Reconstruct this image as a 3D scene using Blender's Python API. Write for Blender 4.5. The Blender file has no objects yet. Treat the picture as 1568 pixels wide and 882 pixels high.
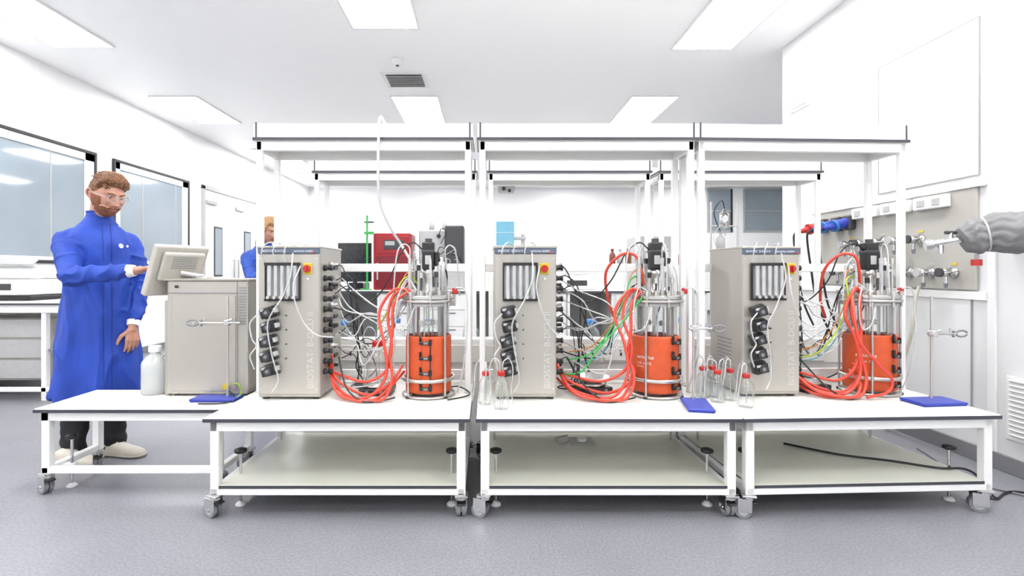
import bpy, bmesh, math, random
from mathutils import Vector, Matrix, noise
from mathutils.bvhtree import BVHTree
random.seed(4)
S = bpy.context.scene
V = Vector
rad = math.radians

# ------------------------------------------------------------------ materials
MATS = {}
def M(name, col, rough=.5, metal=0.0, var=.04, nscale=25, bump=0.0, bscale=80, spec=.5, emit=0, coat=0):
    if name in MATS: return MATS[name]
    m = bpy.data.materials.new(name); m.use_nodes = True
    nt = m.node_tree; p = nt.nodes['Principled BSDF']
    p.inputs['Roughness'].default_value = rough
    p.inputs['Metallic'].default_value = metal
    p.inputs['Specular IOR Level'].default_value = spec
    p.inputs['Coat Weight'].default_value = coat
    tc = nt.nodes.new('ShaderNodeTexCoord')
    n = nt.nodes.new('ShaderNodeTexNoise'); n.inputs['Scale'].default_value = nscale; n.inputs['Detail'].default_value = 3
    nt.links.new(tc.outputs['Object'], n.inputs['Vector'])
    r = nt.nodes.new('ShaderNodeValToRGB')
    lo = [max(0, c*(1-var)) for c in col]; hi = [min(1, c*(1+var)) for c in col]
    r.color_ramp.elements[0].color = (*lo, 1); r.color_ramp.elements[1].color = (*hi, 1)
    r.color_ramp.elements[0].position = .3; r.color_ramp.elements[1].position = .7
    nt.links.new(n.outputs['Fac'], r.inputs['Fac'])
    nt.links.new(r.outputs['Color'], p.inputs['Base Color'])
    if bump:
        n2 = nt.nodes.new('ShaderNodeTexNoise'); n2.inputs['Scale'].default_value = bscale; n2.inputs['Detail'].default_value = 4
        nt.links.new(tc.outputs['Object'], n2.inputs['Vector'])
        b = nt.nodes.new('ShaderNodeBump'); b.inputs['Strength'].default_value = bump; b.inputs['Distance'].default_value = .01
        nt.links.new(n2.outputs['Fac'], b.inputs['Height']); nt.links.new(b.outputs['Normal'], p.inputs['Normal'])
    if emit:
        p.inputs['Emission Color'].default_value = (*col, 1); p.inputs['Emission Strength'].default_value = emit
    MATS[name] = m
    return m

def glass_mat(name, tint=(.96, .98, .98), base=.10, rough=.03, body=0.0, bodycol=(.9,.9,.9)):
    m = bpy.data.materials.new(name); m.use_nodes = True
    nt = m.node_tree; nt.nodes.clear()
    o = nt.nodes.new('ShaderNodeOutputMaterial')
    t = nt.nodes.new('ShaderNodeBsdfTransparent'); t.inputs['Color'].default_value = (*tint, 1)
    g = nt.nodes.new('ShaderNodeBsdfGlossy'); g.inputs['Roughness'].default_value = rough; g.inputs['Color'].default_value = (.7, .7, .7, 1)
    lw = nt.nodes.new('ShaderNodeLayerWeight'); lw.inputs['Blend'].default_value = .25
    mr = nt.nodes.new('ShaderNodeMapRange'); mr.inputs['To Min'].default_value = base; mr.inputs['To Max'].default_value = .75
    nt.links.new(lw.outputs['Facing'], mr.inputs['Value'])
    mx = nt.nodes.new('ShaderNodeMixShader')
    nt.links.new(mr.outputs['Result'], mx.inputs['Fac']); nt.links.new(t.outputs[0], mx.inputs[1]); nt.links.new(g.outputs[0], mx.inputs[2])
    last = mx
    if body:
        d = nt.nodes.new('ShaderNodeBsdfDiffuse'); d.inputs['Color'].default_value = (*bodycol, 1)
        m2 = nt.nodes.new('ShaderNodeMixShader'); m2.inputs['Fac'].default_value = body
        nt.links.new(mx.outputs[0], m2.inputs[1]); nt.links.new(d.outputs[0], m2.inputs[2]); last = m2
    nt.links.new(last.outputs[0], o.inputs['Surface'])
    MATS[name] = m
    return m

white = M('powder_coat_white', (.80, .80, .79), .35, var=.01)
lam = M('laminate_white', (.74, .73, .69), .3, var=.01, nscale=8)
lamshelf = M('laminate_cream', (.64, .64, .56), .35, var=.02, nscale=6)
edge = M('edge_band_dark', (.045, .048, .06), .5)
steel = M('stainless_steel', (.55, .54, .52), .28, .9, bump=.03, bscale=200)
brushed = M('brushed_steel_beige', (.40, .38, .345), .38, .45, var=.04, nscale=6)
brushed2 = M('brushed_steel_light', (.43, .41, .37), .35, .5, var=.03, nscale=5)
chrome = M('chrome', (.65, .65, .65), .12, 1)
black = M('black_plastic', (.010, .010, .011), .4)
dark = M('dark_grey_plastic', (.04, .04, .045), .45)
grey = M('grey_plastic', (.20, .205, .22), .5)
lgrey = M('light_grey_plastic', (.42, .42, .42), .45)
orange = M('orange_silicone', (.54, .075, .016), .5, var=.1, nscale=15, bump=.06, bscale=60)
redtube = M('red_tube', (.60, .055, .03), .3)
redcap = M('red_cap', (.45, .018, .014), .35)
red = M('red_paint', (.30, .006, .012), .35)
yellow = M('yellow_plastic', (.60, .44, .012), .4)
green = M('green_plastic', (.03, .38, .07), .4)
ygreen = M('yellow_green_wire', (.32, .48, .03), .4)
bluebase = M('blue_enamel', (.022, .042, .34), .35)
bluecap = M('blue_cap', (.03, .18, .50), .35)
cyanbox = M('light_blue_box', (.16, .42, .56), .5)
creamtube = M('cream_tube', (.50, .47, .40), .4)
clear = glass_mat('clear_glass', base=.05)
cleartube = glass_mat('clear_tube', base=.2, body=.45, bodycol=(.68, .68, .68))
milky = glass_mat('milky_plastic', base=.15, body=.6, bodycol=(.62, .64, .63))
water = glass_mat('lens_clear', base=.02)
labeltxt = M('print_grey', (.53, .52, .49), .5)
whitetxt = M('print_white', (.8, .8, .8), .5)
bluestrip = M('blue_grey_strip', (.09, .115, .17), .4)
fabricgrey = M('grey_fabric', (.19, .19, .195), .8, var=.12, nscale=12, bump=.5, bscale=25)
coatblue = M('blue_coat_fabric', (.009, .047, .34), .7, var=.14, nscale=6, bump=.3, bscale=18)
seamblue = M('blue_seam', (.005, .026, .2), .7)
skin = M('skin', (.46, .23, .16), .5, var=.10, nscale=40)
beardm = M('beard_hair', (.22, .080, .035), .8, var=.35, nscale=150, bump=.4, bscale=300)
hairb = M('ginger_brown_hair', (.16, .068, .027), .65, var=.5, nscale=90, bump=.5, bscale=150)
hairbl = M('blond_hair', (.36, .20, .08), .6, var=.35, nscale=90, bump=.6, bscale=150)
trousers = M('black_trousers', (.008, .008, .010), .8, bump=.2)
shoem = M('cream_shoe', (.55, .51, .44), .6, bump=.15)
eyew = M('eye_white', (.55, .55, .55), .3)

# ------------------------------------------------------------------ builder
def catmull(pts, n=8, closed=False):
    pts = [V(p) for p in pts]
    if len(pts) < 3 and not closed: return pts
    out = []
    N = len(pts)
    rng = range(N if closed else N-1)
    for i in rng:
        if closed: p0, p1, p2, p3 = pts[(i-1) % N], pts[i], pts[(i+1) % N], pts[(i+2) % N]
        else:
            p1, p2 = pts[i], pts[i+1]
            p0 = pts[i-1] if i > 0 else p1*2-p2
            p3 = pts[i+2] if i+2 < N else p2*2-p1
        for k in range(n):
            t = k/n
            out.append(.5*((2*p1)+(p2-p0)*t+(2*p0-5*p1+4*p2-p3)*t*t+(3*p1-p0-3*p2+p3)*t**3))
    if not closed: out.append(pts[-1])
    return out

class B:
    def __init__(s, name):
        s.name = name; s.v = []; s.f = []; s.mi = []; s.sm = []; s.mats = []; s.T = Matrix()
    def mid(s, m):
        if m not in s.mats: s.mats.append(m)
        return s.mats.index(m)
    def add(s, vs, fs, mat, smooth=False, T=None):
        o = len(s.v); Tm = s.T @ T if T is not None else s.T
        s.v += [tuple(Tm @ V(p)) for p in vs]
        k = s.mid(mat)
        for f in fs:
            s.f.append([i+o for i in f]); s.mi.append(k); s.sm.append(smooth)
    def box(s, a, b, mat, bev=.003, T=None, seg=1):
        a = V(a); b = V(b); lo = V(map(min, a, b)); hi = V(map(max, a, b))
        bm = bmesh.new(); bmesh.ops.create_cube(bm, size=1)
        d = hi-lo; c = (hi+lo)/2
        for v in bm.verts: v.co = V((v.co.x*d.x, v.co.y*d.y, v.co.z*d.z))+c
        bev = min(bev, min(d)*.45)
        if bev > 0: bmesh.ops.bevel(bm, geom=list(bm.edges), offset=bev, segments=seg, affect='EDGES', profile=.5)
        bm.verts.index_update()
        s.add([v.co.copy() for v in bm.verts], [[v.index for v in f.verts] for f in bm.faces], mat, False, T)
        bm.free()
    def cyl(s, p0, p1, r, mat, r1=None, seg=16, cap=True, T=None):
        p0 = V(p0); p1 = V(p1); r1 = r if r1 is None else r1
        z = (p1-p0).normalized(); x = z.orthogonal().normalized(); y = z.cross(x)
        vs = []
        for p, rr in ((p0, r), (p1, r1)):
            for i in range(seg):
                a = 2*math.pi*i/seg; vs.append(p+x*math.cos(a)*rr+y*math.sin(a)*rr)
        s.add(vs, [[i, (i+1) % seg, seg+(i+1) % seg, seg+i] for i in range(seg)], mat, True, T)
        if cap:
            s.add(vs, [list(range(seg))[::-1], list(range(seg, 2*seg))], mat, False, T)
    def lathe(s, prof, org, mat, seg=28, T=None, axis=None, smooth=True):
        org = V(org); z = V(axis).normalized() if axis is not None else V((0, 0, 1))
        x = z.orthogonal().normalized() if axis is not None else V((1, 0, 0)); y = z.cross(x)
        vs = []; rings = []
        for r, h in prof:
            if r < 1e-6: rings.append([len(vs)]); vs.append(org+z*h)
            else:
                rings.append(list(range(len(vs), len(vs)+seg)))
                for i in range(seg):
                    a = 2*math.pi*i/seg; vs.append(org+z*h+x*math.cos(a)*r+y*math.sin(a)*r)
        fs = []
        for A, C in zip(rings, rings[1:]):
            for i in range(seg):
                j = (i+1) % seg
                if len(A) == 1 and len(C) == 1: continue
                if len(A) == 1: fs.append([A[0], C[j], C[i]])
                elif len(C) == 1: fs.append([A[i], A[j], C[0]])
                else: fs.append([A[i], A[j], C[j], C[i]])
        s.add(vs, fs, mat, smooth, T)
    def capsule(s, p0, r0, p1, r1, mat, seg=16):
        p0 = V(p0); p1 = V(p1); L = (p1-p0).length
        prof = [(r0*math.sin(a), -r0*math.cos(a)) for a in [i*math.pi/12 for i in range(0, 7)]]
        prof += [(r1*math.cos(a), L+r1*math.sin(a)) for a in [i*math.pi/12 for i in range(0, 7)]]
        prof[0] = (0, -r0); prof[-1] = (0, L+r1)
        s.lathe(prof, p0, mat, seg, axis=(p1-p0))
    def ball(s, c, r, mat, sc=(1, 1, 1), T=None, seg=20):
        vs = []; fs = []; n = seg//2
        for j in range(n+1):
            ph = math.pi*j/n
            for i in range(seg):
                a = 2*math.pi*i/seg
                vs.append(V(c)+V((r*sc[0]*math.sin(ph)*math.cos(a), r*sc[1]*math.sin(ph)*math.sin(a), -r*sc[2]*math.cos(ph))))
        for j in range(n):
            for i in range(seg):
                fs.append([j*seg+i, j*seg+(i+1) % seg, (j+1)*seg+(i+1) % seg, (j+1)*seg+i])
        s.add(vs, fs, mat, True, T)
    def tube(s, pts, r, mat, seg=8, n=8, closed=False, smooth=True, T=None, rr=None):
        P = catmull(pts, n, closed)
        vs = []; N = len(P); prev = None
        for i, p in enumerate(P):
            if closed: t = (P[(i+1) % N]-P[i-1])
            else: t = P[min(i+1, N-1)]-P[max(i-1, 0)]
            t = t.normalized() if t.length > 1e-9 else V((0, 0, 1))
            if prev is None: x = t.orthogonal().normalized()
            else:
                x = prev-t*prev.dot(t); x = x.normalized() if x.length > 1e-6 else t.orthogonal().normalized()
            prev = x; y = t.cross(x)
            q = r
            if rr: 
                u = i/(N-1)*(len(rr)-1); k = min(int(u), len(rr)-2); q = rr[k]*(1-(u-k))+rr[k+1]*(u-k)
            for k in range(seg):
                a = 2*math.pi*k/seg; vs.append(p+x*math.cos(a)*q+y*math.sin(a)*q)
        fs = []
        for i in range(N if closed else N-1):
            for k in range(seg):
                a = i*seg; b = ((i+1) % N)*seg
                fs.append([a+k, a+(k+1) % seg, b+(k+1) % seg, b+k])
        if not closed:
            fs.append(list(range(seg))[::-1]); fs.append(list(range((N-1)*seg, N*seg)))
        s.add(vs, fs, mat, smooth, T)
    def ring(s, c, R, r, mat, seg=8, axis=(0, 0, 1), n=28):
        z = V(axis).normalized(); x = z.orthogonal().normalized(); y = z.cross(x); c = V(c)
        s.tube([c+x*math.cos(2*math.pi*i/n)*R+y*math.sin(2*math.pi*i/n)*R for i in range(n)], r, mat, seg, 1, True)
    def text(s, body, size, mat, T, wrapR=None):
        vs, fs = textgeo(body, size)
        if wrapR:
            vs = [V((wrapR*math.sin(p.x/wrapR), -wrapR*math.cos(p.x/wrapR), p.y)) for p in vs]
        s.add(vs, fs, mat, False, T)
    def done(s, loc=(0, 0, 0), rz=0, parent=None):
        me = bpy.data.meshes.new(s.name); me.from_pydata(s.v, [], s.f)
        for m in s.mats: me.materials.append(m)
        me.polygons.foreach_set('material_index', s.mi); me.polygons.foreach_set('use_smooth', s.sm)
        me.update()
        return inst(s.name, me, loc, rz, parent)

def inst(name, me, loc=(0, 0, 0), rz=0, parent=None):
    o = bpy.data.objects.new(name, me); S.collection.objects.link(o)
    o.location = loc; o.rotation_euler = (0, 0, rad(rz))
    if parent: o.parent = parent
    return o

_tc = {}
def textgeo(body, size):
    if (body, size) in _tc: return _tc[(body, size)]
    c = bpy.data.curves.new('t', 'FONT'); c.body = body; c.size = size; c.resolution_u = 3
    o = bpy.data.objects.new('t', c); S.collection.objects.link(o)
    dg = bpy.context.evaluated_depsgraph_get(); e = o.evaluated_get(dg); me = e.to_mesh()
    vs = [v.co.copy() for v in me.vertices]; fs = [list(p.vertices) for p in me.polygons]
    e.to_mesh_clear(); bpy.data.objects.remove(o); bpy.data.curves.remove(c)
    _tc[(body, size)] = (vs, fs)
    return vs, fs

def R(deg, ax): return Matrix.Rotation(rad(deg), 4, ax)
def Tr(x, y, z): return Matrix.Translation((x, y, z))

# ------------------------------------------------------------------ room shell
CZ = 3.48
def simple(name, a, b, mat, bev=0):
    o = B(name); o.box(a, b, mat, bev); return o.done()

floorm = M('vinyl_floor_grey', (.225, .225, .245), .36, var=.05, nscale=3, bump=.04, bscale=120)
nt = floorm.node_tree
vor = nt.nodes.new('ShaderNodeTexNoise'); vor.inputs['Scale'].default_value = 90; vor.inputs['Detail'].default_value = 2
tc = [n for n in nt.nodes if n.type == 'TEX_COORD'][0]; nt.links.new(tc.outputs['Object'], vor.inputs['Vector'])
cr = nt.nodes.new('ShaderNodeValToRGB'); cr.color_ramp.elements[0].position = .38; cr.color_ramp.elements[1].position = .62
cr.color_ramp.elements[0].color = (.84, .84, .86, 1); cr.color_ramp.elements[1].color = (1.1, 1.1, 1.1, 1)
nt.links.new(vor.outputs['Fac'], cr.inputs['Fac'])
mul = nt.nodes.new('ShaderNodeMixRGB'); mul.blend_type = 'MULTIPLY'; mul.inputs[0].default_value = 1
pb = nt.nodes['Principled BSDF']; src = pb.inputs['Base Color'].links[0].from_socket
nt.links.new(src, mul.inputs[1]); nt.links.new(cr.outputs[0], mul.inputs[2]); nt.links.new(mul.outputs[0], pb.inputs['Base Color'])

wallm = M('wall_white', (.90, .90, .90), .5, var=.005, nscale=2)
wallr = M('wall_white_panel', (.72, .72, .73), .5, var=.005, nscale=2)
ceilm = M('ceiling_white', (.95, .95, .95), .4, var=.005, nscale=2)
covem = M('cove_grey', (.2, .2, .215), .45)
simple('floor', (-5.1, -3.6, -.1), (9.2, 14.3, 0), floorm)
simple('ceiling', (-5.1, -3.6, CZ), (9.2, 14.3, CZ+.1), ceilm)
simple('wall_left', (-5.0, -3.5, 0), (-4.9, 14.2, CZ), wallm)
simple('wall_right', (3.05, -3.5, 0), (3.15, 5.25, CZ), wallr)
simple('wall_right_return', (3.15, 5.15, 0), (9.1, 5.25, CZ), wallm)
simple('wall_right_far', (9.0, 5.25, 0), (9.1, 14.2, CZ), wallm)
simple('wall_back', (-4.9, 14.1, 0), (9.0, 14.2, CZ), wallm)
simple('wall_front', (-4.9, -3.5, 0), (3.05, -3.4, CZ), wallm)
simple('baseboard_left', (-4.9, -3.4, 0), (-4.885, 14.1, .1), covem, .003)
simple('baseboard_right', (3.035, -3.4, 0), (3.05, 5.25, .1), covem, .003)
simple('baseboard_back', (-4.88, 14.085, 0), (9.0, 14.1, .1), covem, .003)

LS = 15.5
emis = M('led_diffuser', (1, 1, 1), .5, emit=LS, var=0)
def panel(cx, y0, y1, w=.6):
    b = B('ceiling_light_panel')
    b.box((cx-w/2, y0, CZ-.012), (cx+w/2, y1, CZ-.004), emis, 0)
    f = .02
    b.box((cx-w/2-f, y0-f, CZ-.016), (cx-w/2, y1+f, CZ), white, .002)
    b.box((cx+w/2, y0-f, CZ-.016), (cx+w/2+f, y1+f, CZ), white, .002)
    b.box((cx-w/2, y0-f, CZ-.016), (cx+w/2, y0, CZ), white, .002)
    b.box((cx-w/2, y1, CZ-.016), (cx+w/2, y1+f, CZ), white, .002)
    b.done()
for cx in (-4.1, -.95, 2.22):
    far = {-4.1: 5.2, -.95: 4.8, 2.22: 5.25}[cx]
    for y0, y1 in ((-2.8, -1.6), (-.2, 1.0), (1.7, 2.9), (far-1.2, far), (6.7, 7.9), (9.6, 10.8), (12.0, 13.2)):
        if cx == -4.1: panel(cx-.02, y0, y1)
        else: panel(cx, y0, y1)
for y0 in (6.7, 9.6, 12.0): panel(5.4, y0, y0+1.2)

b = B('ceiling_air_vent')
vx, vy = -.97, 6.13
b.box((vx-.26, vy-.24, CZ-.012), (vx+.26, vy+.24, CZ), white, .003)
b.box((vx-.21, vy-.19, CZ-.016), (vx+.21, vy+.19, CZ-.010), dark, .001)
for i in range(8):
    y = vy-.17+i*.048
    b.box((-.21, -.015, -.002), (.21, .015, .002), white, 0, T=Tr(vx, y, CZ-.022) @ R(35, 'X'))
b.done()
b = B('smoke_detector')
b.lathe([(0, -.06), (.035, -.06), (.05, -.045), (.055, -.02), (.07, -.015), (.07, 0), (0, 0)], (-.97, 5.55, CZ), white)
b.cyl((-.97, 5.55, CZ-.068), (-.97, 5.55, CZ-.05), .018, dark)
b.done()
b = B('ceiling_projector')
b.cyl((.52, 13.5, CZ-.06), (.52, 13.5, CZ), .04, lgrey)
b.box((.3, 13.3, CZ-.22), (.74, 13.7, CZ-.06), lgrey, .03, seg=2)
b.cyl((.45, 13.27, CZ-.15), (.45, 13.31, CZ-.15), .05, dark)
b.ball((.6, 13.33, CZ-.19), .05, dark)
b.done()

winm = M('window_glass_bluegrey', (.27, .32, .36), .06, var=.10, nscale=.8, spec=.8)
blk = M('window_frame_black', (.015, .015, .02), .4)
def window_left(i, y0, y1, z0, z1):
    b = B('window_%d' % i); x = -4.9
    b.box((x, y0, z0), (x+.008, y1, z1), winm, 0)
    t = .035
    b.box((x, y0-t, z0-t), (x+.03, y0, z1+t), blk); b.box((x, y1, z0-t), (x+.03, y1+t, z1+t), blk)
    b.box((x, y0, z1), (x+.03, y1, z1+t), blk); b.box((x, y0, z0-t), (x+.03, y1, z0), blk)
    k = .09
    b.box((x, y0, z1-k), (x+.02, y1, z1), white); b.box((x, y0, z0), (x+.02, y1, z0+.04), white)
    b.box((x, y1-k*1.6, z0), (x+.02, y1, z1), white); b.box((x, y0, z0), (x+.02, y0+k, z1), white)
    for f in (.33, .8):
        b.box((x+.004, y0+(y1-y0)*f, z0), (x+.012, y0+(y1-y0)*f+.012, z1), lgrey, 0)
    b.done()
window_left(1, 3.2, 6.34, 1.30, 2.62)
window_left(2, 6.7, 8.33, 1.28, 2.62)
b = B('door_1'); x = -4.9
b.box((x, 8.75, 0), (x+.03, 8.83, 2.66), lgrey); b.box((x, 10.9, 0), (x+.03, 10.98, 2.66), lgrey); b.box((x, 8.75, 2.6), (x+.03, 10.98, 2.68), lgrey)
doorm = M('door_white', (.76, .76, .76), .35)
for y0, y1 in ((8.84, 9.85), (9.87, 10.89)):
    b.box((x, y0, .01), (x+.02, y1, 2.59), doorm)
    ym = y0+.3 if y0 < 9 else y0+.4
    b.box((x+.018, ym-.02, 1.08), (x+.026, ym+.27, 1.98), blk); b.box((x+.022, ym+.01, 1.11), (x+.03, ym+.24, 1.95), winm, 0)
    b.box((x+.02, y0+.02, 2.36), (x+.05, y0+.35, 2.42), lgrey)
b.cyl((x+.06, 9.78, 1.0), (x+.06, 9.78, 1.4), .014, chrome); b.cyl((x+.06, 9.95, 1.0), (x+.06, 9.95, 1.4), .014, chrome)
for yy in (9.78, 9.95):
    for zz in (1.02, 1.38): b.cyl((x+.015, yy, zz), (x+.06, yy, zz), .01, chrome)
b.done()
for i, (x0, x1) in enumerate(((6.15, 6.75), (7.15, 8.25))):
    b = B('window_%d' % (3+i))
    b.box((x0, 14.085, 2.3), (x1, 14.1, 3.42), winm, 0)
    for a, c in (((x0-.05, 14.07, 2.25), (x0, 14.1, 3.45)), ((x1, 14.07, 2.25), (x1+.05, 14.1, 3.45)), ((x0, 14.07, 2.25), (x1, 14.1, 2.3)), ((x0, 14.07, 3.42), (x1, 14.1, 3.46)), ((x0, 14.07, 2.82), (x1, 14.1, 2.86))):
        b.box(a, c, blk if a[0] > x0+.3 else lgrey)
    b.done()

panelm = M('beige_panel', (.40, .385, .355), .45, var=.03, nscale=3)
b = B('wall_service_panel')
X = 3.05
b.box((X-.02, 3.15, 1.06), (X, 4.68, 1.70), panelm, .004)
b.box((X-.03, 3.1, 1.70), (X, 4.75, 1.73), white, .004)
for y in (3.45, 3.75, 4.05):
    b.box((X-.06, y-.13, 1.60), (X-.02, y+.13, 1.685), white, .006)
    for dy in (-.06, .06):
        b.box((X-.066, y+dy-.03, 1.62), (X-.058, y+dy+.03, 1.665), lgrey, .002)
for zz, n, y0 in ((1.40, 5, 3.55), (1.17, 7, 3.3)):
    for i in range(n):
        y = y0+i*.17
        b.lathe([(0, 0), (.036, 0), (.036, .012), (.018, .016), (.018, .05), (.028, .052), (.028, .08), (.016, .084), (.016, .1), (0, .1)], (X-.02, y, zz), chrome, 14, axis=(-1, 0, 0))
        b.cyl((X-.075, y, zz), (X-.075, y, zz-.07), .011, chrome, seg=10)
        b.cyl((X-.075, y, zz-.07), (X-.075, y, zz-.10), .014, grey, r1=.008, seg=10)
        b.cyl((X-.125, y, zz), (X-.11, y, zz), .030, lgrey if i % 3 else dark, seg=12)
        b.cyl((X-.075, y-.06, zz), (X-.075, y+.06, zz), .008, chrome, seg=8)
        b.box((X-.024, y-.02, zz+.048), (X-.018, y+.02, zz+.062), (yellow, lgrey, lgrey, white)[i % 4], .001)
b.done()
b = B('industrial_power_socket')
for y, m2 in ((4.55, redcap), (4.36, bluebase), (4.22, bluebase)):
    m3 = bluecap if m2 is bluebase else m2
    b.box((X-.08, y-.05, 1.52), (X-.02, y+.05, 1.64), dark, .01)
    b.cyl((X-.07, y, 1.58), (X-.16, y, 1.555), .042, m2, seg=16)
    b.cyl((X-.16, y, 1.555), (X-.175, y, 1.55), .05, m3, seg=16)
    b.cyl((X-.17, y, 1.55), (X-.26, y, 1.53), .03, m2, r1=.018, seg=12)
    b.tube([(X-.26, y, 1.53), (X-.30, y+.01, 1.48), (X-.26, y+.02, 1.2), (X-.2, y+.03, .9), (X-.06, y+.04, .6)], .009, black)
b.done()
seam = M('seam_grey', (.3, .3, .3), .5)
def outline(name, y0, y1, z0, z1, t=.006, face=True):
    b = B(name)
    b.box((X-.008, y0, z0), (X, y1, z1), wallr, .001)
    for a, c in (((X-.01, y0-t, z0-t), (X, y0, z1+t)), ((X-.01, y1, z0-t), (X, y1+t, z1+t)), ((X-.01, y0, z0-t), (X, y1, z0)), ((X-.01, y0, z1), (X, y1, z1+t))):
        b.box(a, c, seam, 0)
    b.done()
outline('wall_access_panel', 3.15, 3.95, 1.78, 2.75)
outline('wall_access_panel', 3.2, 3.9, .25, 1.0)
simple('trim_1', (X-.015, 3.04, .1), (X, 3.09, CZ), white, .002)
simple('trim_2', (X-.02, 3.09, 1.0), (X, 5.25, 1.05), white, .002)
def louver(name, y0, y1, z0, z1, n, mat=white):
    b = B(name)
    b.box((X-.012, y0, z0), (X, y1, z1), mat, .003)
    for i in range(n):
        z = z0+.03+(z1-z0-.06)*i/(n-1)
        b.box((-.014, y0+.03, -.003), (.014, y1-.03, .003), mat, 0, T=Tr(X-.018, 0, z) @ R(40, 'Y'))
        b.box((X-.0135, y0+.03, z-.009), (X-.0118, y1-.03, z-.003), lgrey, 0)
    b.done()
louver('wall_air_vent', 2.2, 2.98, .2, .57, 12)
louver('wall_air_vent', 4.8, 5.1, 2.75, 3.2, 10)
# pipe wrapped in a gathered cloth cover, tied near its end
b = B('cloth_wrapped_pipe')
pts = [(3.05, 2.70, 1.405), (2.98, 2.74, 1.405), (2.90, 2.79, 1.40), (2.84, 2.825, 1.395), (2.79, 2.855, 1.385), (2.75, 2.88, 1.375), (2.71, 2.90, 1.36)]
P = catmull(pts, 14); vs = []; fs = []; seg = 72
rr = [.115, .118, .118, .112, .088, .100, .075]
for i, p in enumerate(P):
    u = i/(len(P)-1)*(len(rr)-1); k = min(int(u), len(rr)-2); q = rr[k]*(1-(u-k))+rr[k+1]*(u-k)
    t = (P[min(i+1, len(P)-1)]-P[max(i-1, 0)]).normalized(); x = t.cross(V((0, 0, 1))).normalized(); y = t.cross(x)
    gather = math.exp(-((u-4)/1.3)**2)
    for j in range(seg):
        a = 2*math.pi*j/seg
        nz = noise.noise(V((math.cos(a)*1.5, math.sin(a)*1.5, u*1.0)))
        w = 1+.06*nz+(.03+.10*gather)*(abs(math.sin(6*a+2*nz))-.5)+.05*(1-abs(math.sin(2*a+u*2.6+2*nz)))
        dz = -.018*max(0, -math.sin(a))*(1-gather)
        vs.append(p+(x*math.cos(a)+y*math.sin(a))*q*w+V((0, 0, dz)))
for i in range(len(P)-1):
    for j in range(seg): fs.append([i*seg+j, i*seg+(j+1) % seg, (i+1)*seg+(j+1) % seg, (i+1)*seg+j])
fs.append([(len(P)-1)*seg+j for j in range(seg)])
b.add(vs, fs, fabricgrey, True)
b.ring((2.79, 2.855, 1.385), .094, .006, lgrey, axis=(-1, .62, -.2))
b.cyl((2.72, 2.895, 1.365), (2.58, 2.96, 1.335), .02, chrome); b.cyl((2.62, 2.94, 1.34), (2.62, 2.94, 1.28), .014, chrome)
b.cyl((2.585, 2.955, 1.336), (2.555, 2.97, 1.33), .032, chrome)
b.cyl((2.66, 2.92, 1.35), (2.66, 2.92, 1.40), .012, chrome); b.cyl((2.63, 2.92, 1.40), (2.69, 2.92, 1.40), .010, dark)
b.tube([(2.76, 2.86, 1.30), (2.755, 2.87, 1.27), (2.76, 2.87, 1.24)], .006, lgrey)
b.cyl((2.76, 2.87, 1.245), (2.76, 2.87, 1.21), .025, redcap)
b.done()
b = B('hanging_hoses')
for k in range(3):
    y = 3.5+k*.17
    b.tube([(2.975, y, 1.075), (2.95, y, 1.0), (2.90-.03*k, y-.02, .75), (2.88, y+.05, .45), (2.92, y+.12, .2), (2.98, y+.3, .012)], .011, creamtube)
b.done()

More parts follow.
